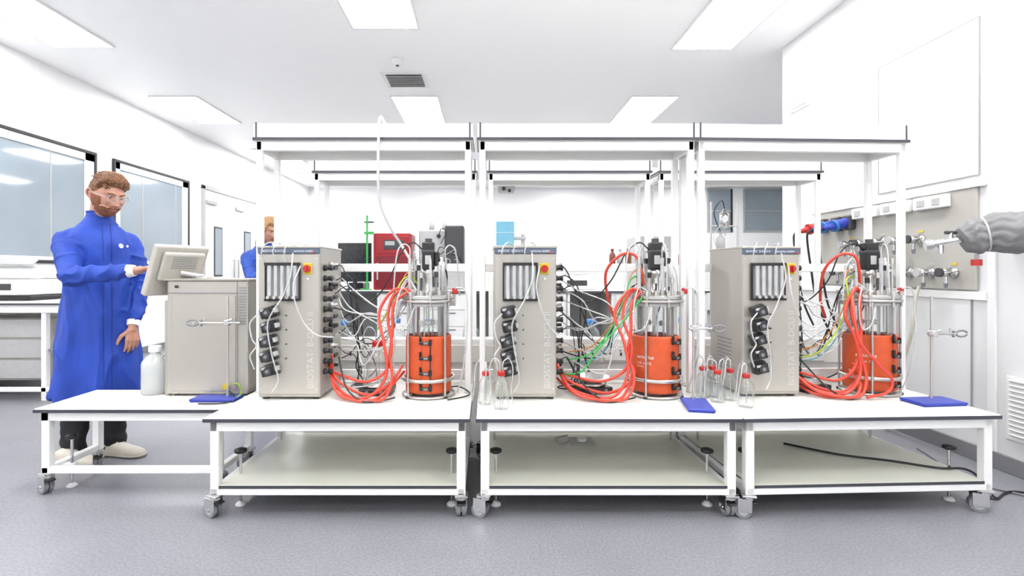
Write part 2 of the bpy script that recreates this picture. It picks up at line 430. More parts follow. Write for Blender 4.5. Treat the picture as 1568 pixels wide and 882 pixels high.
# ------------------------------------------------------------------ tables
def bench_mesh(w, d, h, shelf=True):
    b = B('laboratory_trolley_table')
    b.box((0, 0, h-.022), (w, d, h), lam, .003)
    for a, c in (((-.002, -.004, h-.021), (w+.002, .0, h-.004)), ((-.003, 0, h-.021), (0, d, h-.004)), ((w, 0, h-.021), (w+.003, d, h-.004)), ((0, d, h-.021), (w, d+.003, h-.004))):
        b.box(a, c, edge, .001)
    i = .02; L = .042
    zt = h-.022; z0 = .112
    b.box((i, i, zt-.048), (w-i, i+.035, zt), white); b.box((i, d-i-.035, zt-.048), (w-i, d-i, zt), white)
    b.box((i, i, zt-.048), (i+.035, d-i, zt), white); b.box((w-i-.035, i, zt-.048), (w-i, d-i, zt), white)
    cs = [(i, i), (w-i-L, i), (i, d-i-L), (w-i-L, d-i-L)]
    for x, y in cs: b.box((x, y, z0), (x+L, y+L, zt), white, .004)
    b.box((i, i+.003, z0), (w-i, i+.037, z0+.034), white)
    if shelf: b.box((i, d-i-.037, z0), (w-i, d-i-.003, z0+.034), white)
    b.box((i+.003, i, z0), (i+.037, d-i, z0+.034), white); b.box((w-i-.037, i, z0), (w-i-.003, d-i, z0+.034), white)
    if shelf:
        b.box((i+L, i+.002, z0+.034), (w-i-L, d-i, z0+.046), lamshelf, .001)
        b.box((i+L, i, z0+.033), (w-i-L, i+.003, z0+.047), edge, .001)
    rnd = random.Random(int(w*1000))
    for n, (x, y) in enumerate(cs):
        cx, cy = x+L/2, y+L/2; ang = [70, 10, 40, 100][n]+rnd.uniform(-10, 10)
        if w > 1.26: ang = [75, 60, 30, 100][n]
        T = Tr(cx, cy, 0) @ R(ang, 'Z')
        b.box((-.032, -.032, .103), (.032, .032, .112), chrome, .002, T=T)
        b.cyl((0, 0, .09), (0, 0, .104), .026, chrome, T=T)
        for sgn in (-1, 1):
            b.box((sgn*.024-.0018, -.012, .03), (sgn*.024+.0018, .052, .095), chrome, .001, T=T)
        b.cyl((-.021, .026, .037), (-.004, .026, .037), .037, grey, seg=24, T=T)
        b.cyl((.004, .026, .037), (.021, .026, .037), .037, grey, seg=24, T=T)
        b.cyl((-.028, .026, .037), (.028, .026, .037), .008, chrome, T=T)
        b.cyl((-.0215, .026, .037), (.0215, .026, .037), .024, lgrey, seg=20, T=T)
        b.box((-.02, -.035, .07), (.02, -.005, .078), black, .002, T=T)
    for x in (.02+.075, w-.02-.075):
        for y in (.17, d-.17) if d > .6 else (.13,):
            xi = .055 if x < w/2 else w-.055
            b.box((min(x, xi)-.018, y-.018, z0+.008), (max(x, xi)+.018, y+.018, z0+.016), white, .001)
            b.cyl((x, y, .02), (x, y, .27), .007, chrome, seg=10)
            b.lathe([(0, 0), (.018, 0), (.03, .006), (.03, .02), (.014, .026), (0, .028)], (x, y, .262), black, 14)
            b.cyl((x, y, z0-.014), (x, y, z0+.006), .013, chrome, seg=6)
            b.lathe([(0, 0), (.026, 0), (.026, .008), (.012, .02), (0, .022)], (x, y, 0), white, 16)
    return b

H = .487
b1 = bench_mesh(1.255, .85, H)
t1 = b1.done((-1.335, 2.40, 0))
inst('laboratory_trolley_table', t1.data, (-.048, 2.40, 0))
b3 = bench_mesh(1.27, .85, H)
ang3 = 2.6
t3 = b3.done((1.215, 2.40, 0), ang3)
for xx in (-1.31, .0, 1.30): inst('laboratory_trolley_table', t1.data, (xx, 3.72, 0))
b0 = bench_mesh(.985, .43, .46, False)
b0.done((-2.365, 2.66, 0))

def rack_mesh(w, d, flip=False):
    b = B('overhead_shelf_rack')
    z0 = H; zs = 1.93; p = .034
    for x, y in ((.012, .012), (w-.012-p, .012), (.012, d-.012-p), (w-.012-p, d-.012-p)):
        b.box((x, y, z0), (x+p, y+p, zs-.01), white, .003)
    b.box((.012, .014, zs-.062), (w-.012, .044, zs-.008), white); b.box((.012, d-.044, zs-.062), (w-.012, d-.014, zs-.008), white)
    b.box((.014, .012, zs-.062), (.044, d-.012, zs-.008), white); b.box((w-.044, .012, zs-.062), (w-.014, d-.012, zs-.008), white)
    b.box((0, 0, zs-.008), (w, d, zs+.008), lam, .002)
    b.box((-.002, -.003, zs-.008), (w+.002, 0, zs+.009), edge, .001)
    b.box((-.003, 0, zs-.007), (0, d, zs+.007), edge, .001); b.box((w, 0, zs-.007), (w+.003, d, zs+.007), edge, .001)
    b.box((.0, .004, zs+.008), (w, .014, zs+.088), white, .002)
    b.box((.0, d-.014, zs+.008), (w, d-.004, zs+.088), white, .002)
    for x in (.012, w-.022):
        b.box((x, .0, zs+.004), (x+.009, .005, zs+.094), edge, .001)
        b.box((x, d-.005, zs+.004), (x+.009, d, zs+.094), edge, .001)
    b.box((.04, d-.042, 1.175), (w-.04, d-.016, 1.225), white)
    b.box((.04, d-.042, .53), (w-.04, d-.016, .57), white)
    return b
r1 = rack_mesh(1.248, .30).done((-1.325, 2.89, 0))
inst('overhead_shelf_rack', r1.data, (-.052, 2.89, 0))
rack_mesh(1.25, .30).done((1.20, 2.89, 0), ang3)
for xx in (-1.318, .005, 1.30): inst('overhead_shelf_rack', r1.data, (xx, 3.85, 0))

b = B('service_spine_trunking')
b.box((-1.25, 3.46, 0), (2.45, 3.56, .72), white, .006)
b.box((-1.25, 3.44, .56), (2.45, 3.46, .68), lam, .004)
for x in (-.95, -.35, .3, .68, .87, 1.35, 2.2):
    b.box((x-.075, 3.43, .575), (x+.075, 3.44, .66), white, .003)
    b.box((x-.079, 3.436, .571), (x+.079, 3.441, .664), lgrey, .001)
    for dx in (-.035, .035):
        b.box((x+dx-.006, 3.427, .61), (x+dx+.006, 3.431, .63), dark, 0)
        b.box((x+dx-.012, 3.426, .638), (x+dx+.002, 3.431, .650), lgrey, 0)
b.done()

# ------------------------------------------------------------------ controller tower
def tower(loc, rz=0, seed=0, w=.335, d=.40):
    b = B('bioreactor_controller'); h = .82
    b.box((0, .004, .012), (w, d, h), brushed, .008, seg=2)
    b.box((.006, -.002, .03), (w-.006, .006, h-.035), brushed2, .003)
    b.box((0, -.004, h-.034), (w, .004, h-.004), bluestrip, .002)
    b.box((-.004, -.006, h-.004), (w+.004, d+.004, h+.008), brushed2, .003)
    for x in (.03, w-.03):
        for y in (.04, d-.04): b.cyl((x, y, 0), (x, y, .014), .018, black)
    RX = R(90, 'X')
    b.text('BIOSTAT  B-DCU II', .016, whitetxt, Tr(.02, -.0048, h-.024) @ RX)
    b.text('sartorius stedim', .016, whitetxt, Tr(w-.14, -.0048, h-.024) @ RX)
    b.text('BIOSTAT\u00b7 B-DCU II', .050, labeltxt, Tr(w-.035, -.003, .06) @ RX @ R(90, 'Z'))
    b.box((.05, -.012, .535), (.228, -.001, .735), lgrey, .003)
    b.box((.045, -.030, .722), (.232, -.002, .738), black, .002); b.box((.045, -.030, .532), (.232, -.002, .545), black, .002)
    b.box((.045, -.022, .545), (.052, -.002, .722), black, .002); b.box((.226, -.022, .545), (.232, -.002, .722), black, .002)
    for i in range(5):
        x = .072+i*.034
        b.cyl((x, -.022, .56), (x, -.022, .722), .011, cleartube, seg=12)
        b.cyl((x, -.0215, .56), (x, -.0215, .72), .003, whitetxt, seg=6)
        b.cyl((x, -.022, .60+.02*((i*7+seed) % 4)), (x, -.022, .61+.02*((i*7+seed) % 4)), .008, dark, seg=8)
        b.cyl((x, -.03, .553), (x, -.048, .553), .009, steel, seg=12)
        b.box((x+.014, -.014, .56), (x+.017, -.011, .72), grey, 0)
    b.box((.245, -.008, .675), (.293, -.001, .735), yellow, .003)
    b.cyl((.269, -.006, .705), (.269, -.022, .705), .02, redcap, seg=20)
    b.box((.264, -.034, .688), (.274, -.02, .722), redcap, .003)
    b.ball((.27, -.005, .65), .006, whitetxt)
    b.cyl((.30, -.004, .792), (.30, -.009, .792), .006, redcap, seg=10)
    rnd = random.Random(seed)
    for i in range(5):
        T = Tr(.078+.006*math.sin(i*2), -.002, .475-i*.077) @ R(-14+rnd.uniform(-4, 4), 'Y')
        b.box((-.038, -.03, -.031), (.038, 0, .031), dark, .006, T=T, seg=2)
        b.box((-.042, -.062, -.027), (.030, -.026, .027), black, .006, T=T, seg=2)
        b.cyl((-.004, -.060, 0), (-.004, -.070, 0), .021, dark, seg=20, T=T)
        b.cyl((-.004, -.069, 0), (-.004, -.076, 0), .009, grey, seg=12, T=T)
        b.box((.028, -.055, -.012), (.043, -.012, .014), lgrey, .003, T=T)
        b.box((-.034, -.066, .012), (-.012, -.060, .024), lgrey, .001, T=T)
    for i in range(4):
        b.cyl((.155, -.001, .455-i*.077), (.155, -.012, .455-i*.077), .004, dark, seg=8)
    for i in range(11):
        z = .14+i*.057
        b.lathe([(0, 0), (.017, 0), (.017, .012), (.013, .014), (.013, .034), (.016, .036), (.016, .044), (0, .046)], (w, .07, z), black, 14, axis=(1, 0, 0))
        if i % 2 == 0:
            b.lathe([(0, 0), (.014, 0), (.014, .02), (.009, .024), (.009, .05), (0, .05)], (w, .16, z+.02), chrome if i % 4 else black, 12, axis=(1, 0, 0))
        b.box((w-.001, .24, z-.01), (w+.008, .31, z+.012), dark if i % 3 else lgrey, .002)
    for i in range(9):
        b.box((-.002, .12, .12+i*.022), (.001, .28, .128+i*.022), grey, 0)
    for zz in (.06, h-.06):
        for x in (.016, w-.016): b.cyl((x, -.002, zz), (x, -.005, zz), .005, steel, seg=10)
    for k in range(3):
        x = .05+.06*k
        b.tube([(x, -.02, .73), (x-.01, -.045, .80), (x+.02, -.02, .845), (x+.06, .1, .835)], .0035, cleartube)
    b.tube([(.04, -.08, .47), (.0, -.09, .42), (.01, -.09, .34), (.03, -.085, .3), (.0, -.09, .25), (.02, -.085, .18)], .004, cleartube)
    b.tube([(.20, -.03, .79), (.20, -.07, .66), (.16, -.08, .55), (.12, -.1, .48), (.09, -.09, .4), (.11, -.08, .25), (.13, -.05, .12), (.1, -.06, .05)], .004, cleartube)
    b.tube([(.24, -.03, .72), (.22, -.08, .6), (.26, -.08, .45), (.33, -.06, .36), (.42, -.03, .34)], .004, cleartube)
    return b.done(loc, rz)
tower((-1.23, 2.74, H), 0, 1)
tower((.042, 2.74, H), 0, 2)
tower((1.405, 2.80, H), 1.5, 3, w=.325, d=.38)

# ------------------------------------------------------------------ vessel
def vessel(loc, seam=0, seed=0, txt=None, s=1.0):
    b = B('bioreactor_vessel'); rnd = random.Random(seed)
    b.lathe([(0, .012), (.09, .012), (.112, .03), (.115, .05), (.115, .515), (.125, .52)], (0, 0, 0), clear, 36)
    b.lathe([(.117, .025), (.125, .028), (.127, .04), (.127, .325), (.125, .335), (.117, .337)], (0, 0, 0), orange, 48)
    Ts = R(seam, 'Z')
    b.box((-.020, -.131, .03), (.022, -.122, .332), orange, .002, T=Ts)
    b.box((.020, -.131, .04), (.026, -.120, .325), black, .002, T=Ts)
    for k in range(4):
        z = .05+k*.082
        b.box((-.036, -.142, z), (.028, -.126, z+.016), black, .003, T=Ts)
        b.box((-.036, -.140, z), (-.026, -.124, z+.045), black, .003, T=Ts)
        b.cyl((.024, -.137, z-.004), (.024, -.137, z+.028), .008, black, seg=10, T=Ts)
        b.box((-.012, -.143, z+.003), (.012, -.140, z+.013), grey, .001, T=Ts)
    if txt is not None:
        b.text('sartorius', .028, whitetxt, R(txt, 'Z') @ Tr(-.0, 0, .215), wrapR=.1283)
        b.text('c UL us  CE', .018, whitetxt, R(txt, 'Z') @ Tr(-.0, 0, .185), wrapR=.1283)
        b.text('230V 50Hz', .010, whitetxt, R(txt, 'Z') @ Tr(-.0, 0, .168), wrapR=.1283)
    for k in range(4):
        a = rad(45+90*k+seed*7); x, y = .142*math.cos(a), .142*math.sin(a)
        b.cyl((x, y, .0), (x, y, .52), .006, steel, seg=12)
        b.cyl((x, y, 0), (x, y, .012), .014, dark, seg=12)
        b.cyl((x, y, .085), (x, y, .115), .010, steel, seg=12)
        b.cyl((x*.84, y*.84, .02), (x, y, .02), .006, steel, seg=8)
    b.lathe([(.136, .09), (.148, .09), (.148, .108), (.136, .108), (.136, .09)], (0, 0, 0), steel, 40)
    b.lathe([(.09, .005), (.148, .005), (.148, .013), (.09, .013), (.09, .005)], (0, 0, 0), steel, 36)
    b.cyl((0, 0, .06), (0, 0, .53), .006, steel, seg=12)
    for z in (.12, .22, .40):
        b.cyl((0, 0, z), (0, 0, z+.006), .035, steel, seg=20)
        for k in range(6):
            b.box((.03, -.002, z-.012), (.055, .002, z+.016), steel, 0, T=R(60*k, 'Z'))
    for k in range(6):
        a = rad(60*k+20); r = .085
        b.cyl((r*math.cos(a), r*math.sin(a), .07+.05*(k % 3)), (r*math.cos(a), r*math.sin(a), .53), (.007, .004, .009)[k % 3], steel if k % 2 else lgrey, seg=10)
    for k in range(4):
        b.box((.095, -.002, .06), (.108, .002, .52), lgrey, 0, T=R(90*k+45, 'Z'))
    b.lathe([(0, .520), (.150, .520), (.155, .524), (.155, .532), (.150, .536), (0, .536)], (0, 0, 0), steel, 44, smooth=False)
    b.lathe([(0, .538), (.140, .538), (.143, .541), (.143, .555), (.140, .558), (0, .558)], (0, 0, 0), steel, 44, smooth=False)
    b.lathe([(.117, .500), (.138, .500), (.138, .520), (.117, .520)], (0, 0, 0), lgrey, 40)
    for k in range(8):
        a = rad(45*k+10); x, y = .146*math.cos(a), .146*math.sin(a)
        b.cyl((x, y, .495), (x, y, .575), .006, steel, seg=10)
        b.cyl((x, y, .558), (x, y, .580), .012, steel, seg=12)
    b.lathe([(.0, .558), (.036, .558), (.036, .58), (.022, .585), (.022, .66), (.032, .665), (.032, .70), (0, .70)], (0, 0, 0), steel, 24)
    b.box((-.034, -.034, .70), (.034, .034, .855), black, .008, seg=2)
    b.box((-.036, -.036, .795), (.036, .036, .81), dark, .003)
    b.cyl((0, 0, .855), (0, 0, .875), .02, dark)
    b.box((-.016, -.037, .73), (.016, -.033, .78), lgrey, .001)
    b.box((.034, -.018, .72), (.062, .018, .80), black, .005)
    for k in range(13):
        a = rad(360/13*k+5); r = .072+.034*(k % 2); x, y = r*math.cos(a), r*math.sin(a)
        hh = rnd.choice([.05, .08, .12, .16])
        b.cyl((x, y, .558), (x, y, .585), .013, steel, seg=14)
        if k % 3 == 1:
            b.cyl((x, y, .585), (x, y, .585+hh), .010, cleartube, seg=12); b.cyl((x, y, .585), (x, y, .58+hh), .003, steel, seg=6)
        else:
            b.cyl((x, y, .585), (x, y, .585+hh), .006, steel if k % 3 else dark, seg=10)
        b.cyl((x, y, .575+hh), (x, y, .605+hh), .011, (black, steel, lgrey, steel)[k % 4], seg=12)
        if k % 3 == 1:
            b.tube([(x, y, .6+hh), (x*1.02, y*1.02, .66+hh), (x*1.35, y*1.3, .68+hh), (x*1.7, y*1.5, .62+hh), (x*1.9, y*1.6, .5+hh*.3)], .004, cleartube)
    b.lathe([(0, .56), (.012, .56), (.012, .59), (.024, .60), (.024, .80), (.012, .815), (.012, .84), (0, .84)], (-.07, .03, 0), clear, 20)
    b.tube([(-.07+.010*math.cos(t*.9), .03+.010*math.sin(t*.9), .605+t*.0055) for t in range(34)], .003, cleartube, seg=6, n=2)
    b.lathe([(0, .56), (.010, .56), (.010, .60), (.019, .61), (.019, .74), (.008, .75), (.008, .77), (0, .77)], (.075, -.02, 0), cleartube, 18)
    b.box((.135, -.05, .565), (.165, -.03, .60), redcap, .005)
    b.tube([(.12, -.04, .57), (.17, -.05, .60), (.21, -.05, .58), (.22, -.05, .48), (.215, -.06, .30), (.19, -.05, .12), (.165, -.03, .02)], .004, cleartube)
    b.tube([(-.10, -.08, .57), (-.13, -.12, .60), (-.16, -.14, .5), (-.15, -.15, .38), (-.1, -.15, .4), (-.06, -.13, .5)], .0035, cleartube)
    o = b.done(loc); return o
vessel((-.326, 2.87, H), 0, 0)
vessel((.950, 2.87, H), 38, 1, txt=-66)
vessel((2.200, 2.93, H), 30, 2, txt=-66)

# ------------------------------------------------------------------ tubing bundles
orw = M('orange_wire', (.55, .2, .03), .4); cyw = M('cyan_wire', (.06, .38, .45), .4)
def tubing(vx, vy, sx, seed, greenline=False):
    rnd = random.Random(seed); b = B('tubing_and_cable_bundle')
    def P(l): return [(vx+x*sx if x < -.16 else vx+x*(1 if sx > .95 else .97), vy+y, z) for x, y, z in l]
    j = lambda a: rnd.uniform(-a, a)
    reds = [
        [(-.56, 0, .62), (-.45, -.08, .60), (-.32, -.13, .585), (-.215, -.15, .65), (-.175, -.15, .78), (-.21, -.11, .92), (-.19, -.09, 1.03), (-.13, -.07, 1.085), (-.09, -.05, 1.06)],
        [(-.56, .02, .67), (-.50, -.08, .555), (-.38, -.16, .51), (-.27, -.18, .53), (-.20, -.17, .64), (-.22, -.15, .80), (-.26, -.11, .95), (-.18, -.10, 1.07), (-.11, -.05, 1.07)],
        [(-.56, .03, .58), (-.46, -.12, .505), (-.33, -.19, .50), (-.22, -.20, .51), (-.175, -.18, .60), (-.19, -.15, .73), (-.175, -.14, .86), (-.17, -.12, 1.0), (-.10, -.07, 1.07)],
        [(-.56, .05, .70), (-.52, -.04, .60), (-.42, -.1, .54), (-.3, -.13, .52), (-.2, -.13, .56), (-.155, -.12, .63), (-.14, -.06, .66)],
        [(-.56, .0, .64), (-.48, -.14, .53), (-.36, -.20, .502), (-.26, -.19, .502), (-.19, -.16, .56), (-.155, -.08, .60), (-.135, -.03, .62)],
        [(-.07, -.02, 1.10), (-.09, -.03, 1.2), (-.12, -.03, 1.27), (-.20, 0, 1.27), (-.26, .05, 1.18), (-.25, .1, 1.02), (-.2, .12, .9)],
    ]
    if seed == 1: reds = reds[:5]
    for l in reds:
        k = .006
        b.tube([P([l[0]])[0]]+P([(x+j(k), y+j(k), max(z+j(k), .500)) for x, y, z in l[1:-1]])+[P([l[-1]])[0]], .0080, redtube, seg=10)
    for i in range(8):
        z0 = .66+i*.078; y0 = rnd.uniform(.02, .2)
        mode = i % 3
        if mode == 0:
            l = [(-.54, y0, z0), (-.48+j(.02), y0, z0+.02), (-.43+j(.03), y0-.02, z0-.12+j(.05)), (-.41+j(.03), .1, .62+j(.05)), (-.44+j(.05), .16, .52), (-.5, .25, .497)]
        elif mode == 1:
            l = [(-.54, y0, z0), (-.47+j(.03), y0, z0-.04), (-.38+j(.04), .05, .74+j(.06)), (-.28+j(.03), .05, .74+j(.06)), (-.21, .06, .88+j(.08)), (-.14, .05, 1.06), (-.08, .05, 1.11)]
        else:
            l = [(-.54, y0, z0), (-.46, y0, z0+.04), (-.41+j(.03), .05, z0-.1), (-.38+j(.03), .12, .75), (-.34, .2, .6), (-.34+j(.1), .26, .5)]
        b.tube(P(l), rnd.choice([.003, .004]), black, seg=6)
    for i in range(3):
        cx, cy = -.40+j(.06), .08+j(.05)
        R0 = .07+.012*i
        pts = [(cx+R0*1.3*math.cos(t*.6), cy+R0*math.sin(t*.6), .50+.006*t*.4+.01*i) for t in range(14)]
        b.tube(P(pts), .004, (black, black, cleartube)[i], seg=6, n=3)
    b.tube(P([(-.5, -.02, .7), (-.42, -.16, .56), (-.33, -.2, .50), (-.26, -.2, .496), (-.2, -.16, .497), (-.16, -.17, .51)]), .0045, black)
    b.tube(P([(-.035, 0, 1.30), (-.09, .0, 1.34), (-.16, .02, 1.28), (-.24, .05, 1.12), (-.35, .1, 1.0), (-.46, .1, 1.05), (-.53, .1, 1.1)]), .004, black)
    b.tube(P([(.06, 0, 1.22), (.1, .05, 1.15), (.06, .16, .9), (.0, .2, .6), (-.1, .25, .5)]), .004, black)
    for i in range(8):
        z1 = 1.06+j(.08)
        l = [(-.53, .1+j(.06), .72+i*.06), (-.42+j(.04), .0+j(.05), .70+i*.05+j(.05)), (-.30+j(.05), -.05+j(.08), .72+i*.04+j(.1)), (-.20+j(.03), -.06, .92+j(.06)), (-.12, -.03, z1), (-.06, -.03+j(.04), 1.07)]
        b.tube(P(l), .0038, cleartube, seg=6)
    gl = [(-.50, .0, .68), (-.38, -.05, .72), (-.27, -.08, .86), (-.19, -.06, 1.02), (-.15, -.02, 1.12), (-.10, .0, 1.15), (-.06, .01, 1.1)]
    if seed == 1: gl = gl[2:]
    b.tube(P(gl), .0045, green if greenline else ygreen)
    b.tube(P([(x+.02, y+.03, z+.04) for x, y, z in gl]), .0035, orw)
    if seed != 1: b.tube(P([(x+.05, y+.05, z-.03) for x, y, z in gl[:5]]), .003, cyw)
    if greenline:
        b.tube(P([(-.56, .0, .6), (-.44, -.1, .63), (-.36, -.12, .74), (-.2, -.13, .93), (-.1, -.1, 1.04)]), .005, green)
    b.tube([(vx+.1, vy+.12, .497), (vx+.17, vy+.04, .52), (vx+.23, vy-.02, .50), (vx+.21, vy-.1, .498), (vx+.12, vy-.17, .497)] if seed == 1 else
           [(vx+.1, vy+.12, .497), (vx+.14, vy+.15, .52), (vx+.16, vy+.1, .50), (vx+.17, vy+.05, .498)], .004, black)
    if seed == 3:
        b.tube([(vx-.17, vy-.10, 1.05), (vx-.21, vy-.17, .95), (vx-.20, vy-.20, .80), (vx-.10, vy-.20, .68), (vx-.02, vy-.19, .60), (vx-.04, vy-.19, .53), (vx-.16, vy-.2, .502)], .008, redtube, seg=10)
    return b.done()
tubing(-.326, 2.87, 1.0, 1)
tubing(.95, 2.87, 1.0, 2, True)
tubing(2.2, 2.93, .86, 3)

# ------------------------------------------------------------------ glass bottles
def bottle_mesh(r, h, cap, name='laboratory_bottle', tubes=True, liquid=None, body=None):
    b = B(name); body = body or clear
    b.lathe([(0, .003), (r*.9, .0), (r, .01), (r, h*.60), (r*.92, h*.68), (r*.42, h*.82), (r*.40, h*.90)], (0, 0, 0), body, 28)
    b.lathe([(0, h*1.0), (r*.40, h*1.0), (r*.47, h*.985), (r*.47, h*.87), (r*.42, h*.865)], (0, 0, 0), cap, 20)
    for k in range(12):
        b.box((r*.465, -.0015, h*.88), (r*.485, .0015, h*.98), cap, 0, T=R(30*k, 'Z'))
    if tubes:
        for k in (-1, 1):
            b.cyl((k*r*.15, 0, h*.1), (k*r*.15, 0, h*1.07), .003, steel, seg=8)
            b.tube([(k*r*.15, 0, h*1.06), (k*r*.3, 0, h*1.25), (k*r*1.0, .02, h*1.3), (k*r*1.5, .03, h*1.0), (k*r*1.3, .04, h*.5), (k*r*1.5, .05, .008)], .003, cleartube, seg=6)
    return b
b = B('magnetic_stirrer')
b.box((-.09, -.09, .006), (.09, .09, .04), black, .008, seg=2)
b.lathe([(0, .04), (.075, .04), (.082, .046), (.08, .055), (0, .057)], (0, 0, 0), steel, 28)
b.cyl((-.04, -.09, .022), (-.04, -.10, .022), .01, grey); b.cyl((.04, -.09, .022), (.04, -.10, .022), .01, grey)
for x in (-.07, .07):
    for y in (-.07, .07): b.cyl((x, y, 0), (x, y, .008), .01, dark)
st = b.done((-.62, 2.90, H))
inst('magnetic_stirrer', st.data, (.60, 2.93, H), 20)
inst('magnetic_stirrer', st.data, (1.87, 2.98, H), 20)
bottle_mesh(.062, .24, redcap).done((-.62, 2.90, H+.057))
b = B('steel_dish')
b.lathe([(0, 0), (.06, 0), (.105, .03), (.108, .032), (.103, .034), (.058, .006), (0, .006)], (.60, 2.93, H+.057), steel, 32)
b.done()
bb = bottle_mesh(.04, .19, redcap).done((.075, 2.57, H))
bb2 = bottle_mesh(.038, .17, redcap)
q = bb2.done((1.225, 2.70, H))
for x, y in ((1.325, 2.60), (1.31, 2.74), (1.25, 2.82), (1.19, 2.80)): inst('laboratory_bottle', q.data, (x, y, H), 70)
inst('laboratory_bottle', q.data, (-.005, 2.66, H), 120)

# ------------------------------------------------------------------ retort stands
def retort(loc, rz, rodh, clz, c0, c1, w=.25, d=.145, rodpos=(0, .05), cang=0):
    b = B('retort_stand')
    b.box((-w/2, -d/2, .006), (w/2, d/2, .018), bluebase, .005, seg=2)
    b.box((-w/2+.004, -d/2+.004, .0), (w/2-.004, d/2-.004, .007), bluebase, .002)
    rx, ry = rodpos
    b.cyl((rx, ry, .015), (rx, ry, rodh), .006, steel, seg=12)
    b.cyl((rx, ry, .015), (rx, ry, .03), .012, steel, seg=12)
    b.T = Tr(rx, ry, 0) @ R(cang, 'Z')
    b.box((-.014, -.025, clz-.016), (.014, .012, clz+.016), lgrey, .004)
    b.cyl((.01, -.018, clz+.012), (.035, -.018, clz+.02), .006, chrome, seg=8)
    b.cyl((c0, -.018, clz), (c1, -.018, clz), .0065, steel, seg=10)
    e = c1 if abs(c1) > abs(c0) else c0; sg = 1 if e > 0 else -1
    for k in (-1, 1):
        b.tube([(e, -.018, clz), (e+sg*.02, -.018, clz+k*.014), (e+sg*.05, -.018, clz+k*.015), (e+sg*.07, -.018, clz+k*.006)], .005, grey)
        b.ball((e-sg*.01, -.018, clz+k*.012), .008, grey)
    b.cyl((e-sg*.03, -.018, clz-.01), (e-sg*.03, -.018, clz+.028), .004, chrome, seg=8)
    b.T = Matrix()
    return b.done(loc, rz)
retort((-1.505, 2.845, .46), 0, .58, .43, -.15, .08, rodpos=(.05, .02), w=.25, d=.12)
retort((1.075, 2.60, H), 78, .60, .39, -.03, .09, rodpos=(.10, 0), w=.24, d=.13, cang=-78)
retort((2.34, 2.67, H), 6, .56, .36, -.04, .12, rodpos=(.035, .04))

# ------------------------------------------------------------------ left trolley equipment
b = B('control_unit_cabinet')
x0, x1, y0, y1, z0, z1 = -1.84, -1.37, 2.93, 3.16, .46, 1.13
b.box((x0, y0, z0+.01), (x1, y1, z1), brushed2, .012, seg=2)
b.box((x0+.03, y0-.005, z0+.03), (x1-.07, y0+.004, z1-.09), brushed2, .004)
b.box((x0-.015, y0-.01, z1-.006), (x1+.01, y1+.01, z1+.006), brushed, .003)
b.box((x0+.01, y0-.003, z1-.08), (x1-.01, y0+.002, z1-.074), grey, 0)
b.box((x1-.065, y0-.003, z0+.03), (x1-.061, y0+.002, z1-.01), grey, 0)
b.box((x0-.025, y0+.02, z0+.0), (x0, y0+.06, z1-.12), brushed, .004)
for i in range(14):
    b.box((x1-.052, y0-.004, z1-.05-i*.016), (x1-.012, y0+.001, z1-.044-i*.016), grey, 0)
for x in (x0+.04, x1-.04):
    for y in (y0+.04, y0+.12): b.cyl((x, y, z0), (x, y, z0+.012), .016, dark)
b.cyl((x0+.06, y0+.001, z1-.04), (x0+.06, y0-.010, z1-.04), .009, dark, seg=12)
b.cyl((x0+.16, y0-.004, z1-.25), (x0+.16, y0-.012, z1-.25), .008, steel, seg=12)
b.cyl((x1-.12, y0-.004, z0+.06), (x1-.12, y0-.03, z0+.06), .016, yellow, seg=12)
b.done()
b = B('touchscreen_monitor')
monm = M('monitor_beige', (.44, .42, .37), .4)
T = Tr(-1.845, 3.03, 1.185) @ R(-112, 'Z') @ R(-22, 'X')
b.T = T
b.box((-.165, -.022, -.155), (.165, .022, .155), monm, .010, seg=2)
b.box((-.15, -.025, -.135), (.15, -.021, .135), dark, .002)
b.box((-.13, .022, -.05), (.13, .052, .125), monm, .014, seg=2)
for i in range(7): b.box((-.08, .0515, .03+i*.011), (.08, .053, .034+i*.011), grey, 0)
b.T = Matrix()
b.cyl(T @ V((0, .045, -.0)), (-1.70, 3.06, 1.145), .018, steel)
b.lathe([(0, 0), (.06, 0), (.06, .008), (.02, .016), (0, .018)], (-1.70, 3.06, 1.136), steel, 24)
b.done()
b = B('plastic_carboy')
b.lathe([(0, 0), (.062, .0), (.070, .010), (.070, .17), (.066, .19), (.044, .22), (.028, .23), (.028, .25)], (0, 0, 0), milky, 32)
b.lathe([(.033, .245), (.034, .25), (.034, .275), (.03, .28), (0, .282)], (0, 0, 0), whitetxt, 20)
b.tube([(.04, 0, .212), (.060, 0, .235), (.066, 0, .215), (.066, 0, .18)], .006, milky)
b.done((-1.955, 3.005, .46))
b = B('power_cable')
b.tube([(-1.49, 2.92, .52), (-1.47, 2.90, .50), (-1.415, 2.86, .48), (-1.40, 2.78, .468), (-1.44, 2.74, .467), (-1.55, 2.74, .466)], .004, black)
b.tube([(-1.45, 2.92, .53), (-1.41, 2.89, .54), (-1.39, 2.89, .49), (-1.395, 2.8, .468)], .004, ygreen)
b.done()

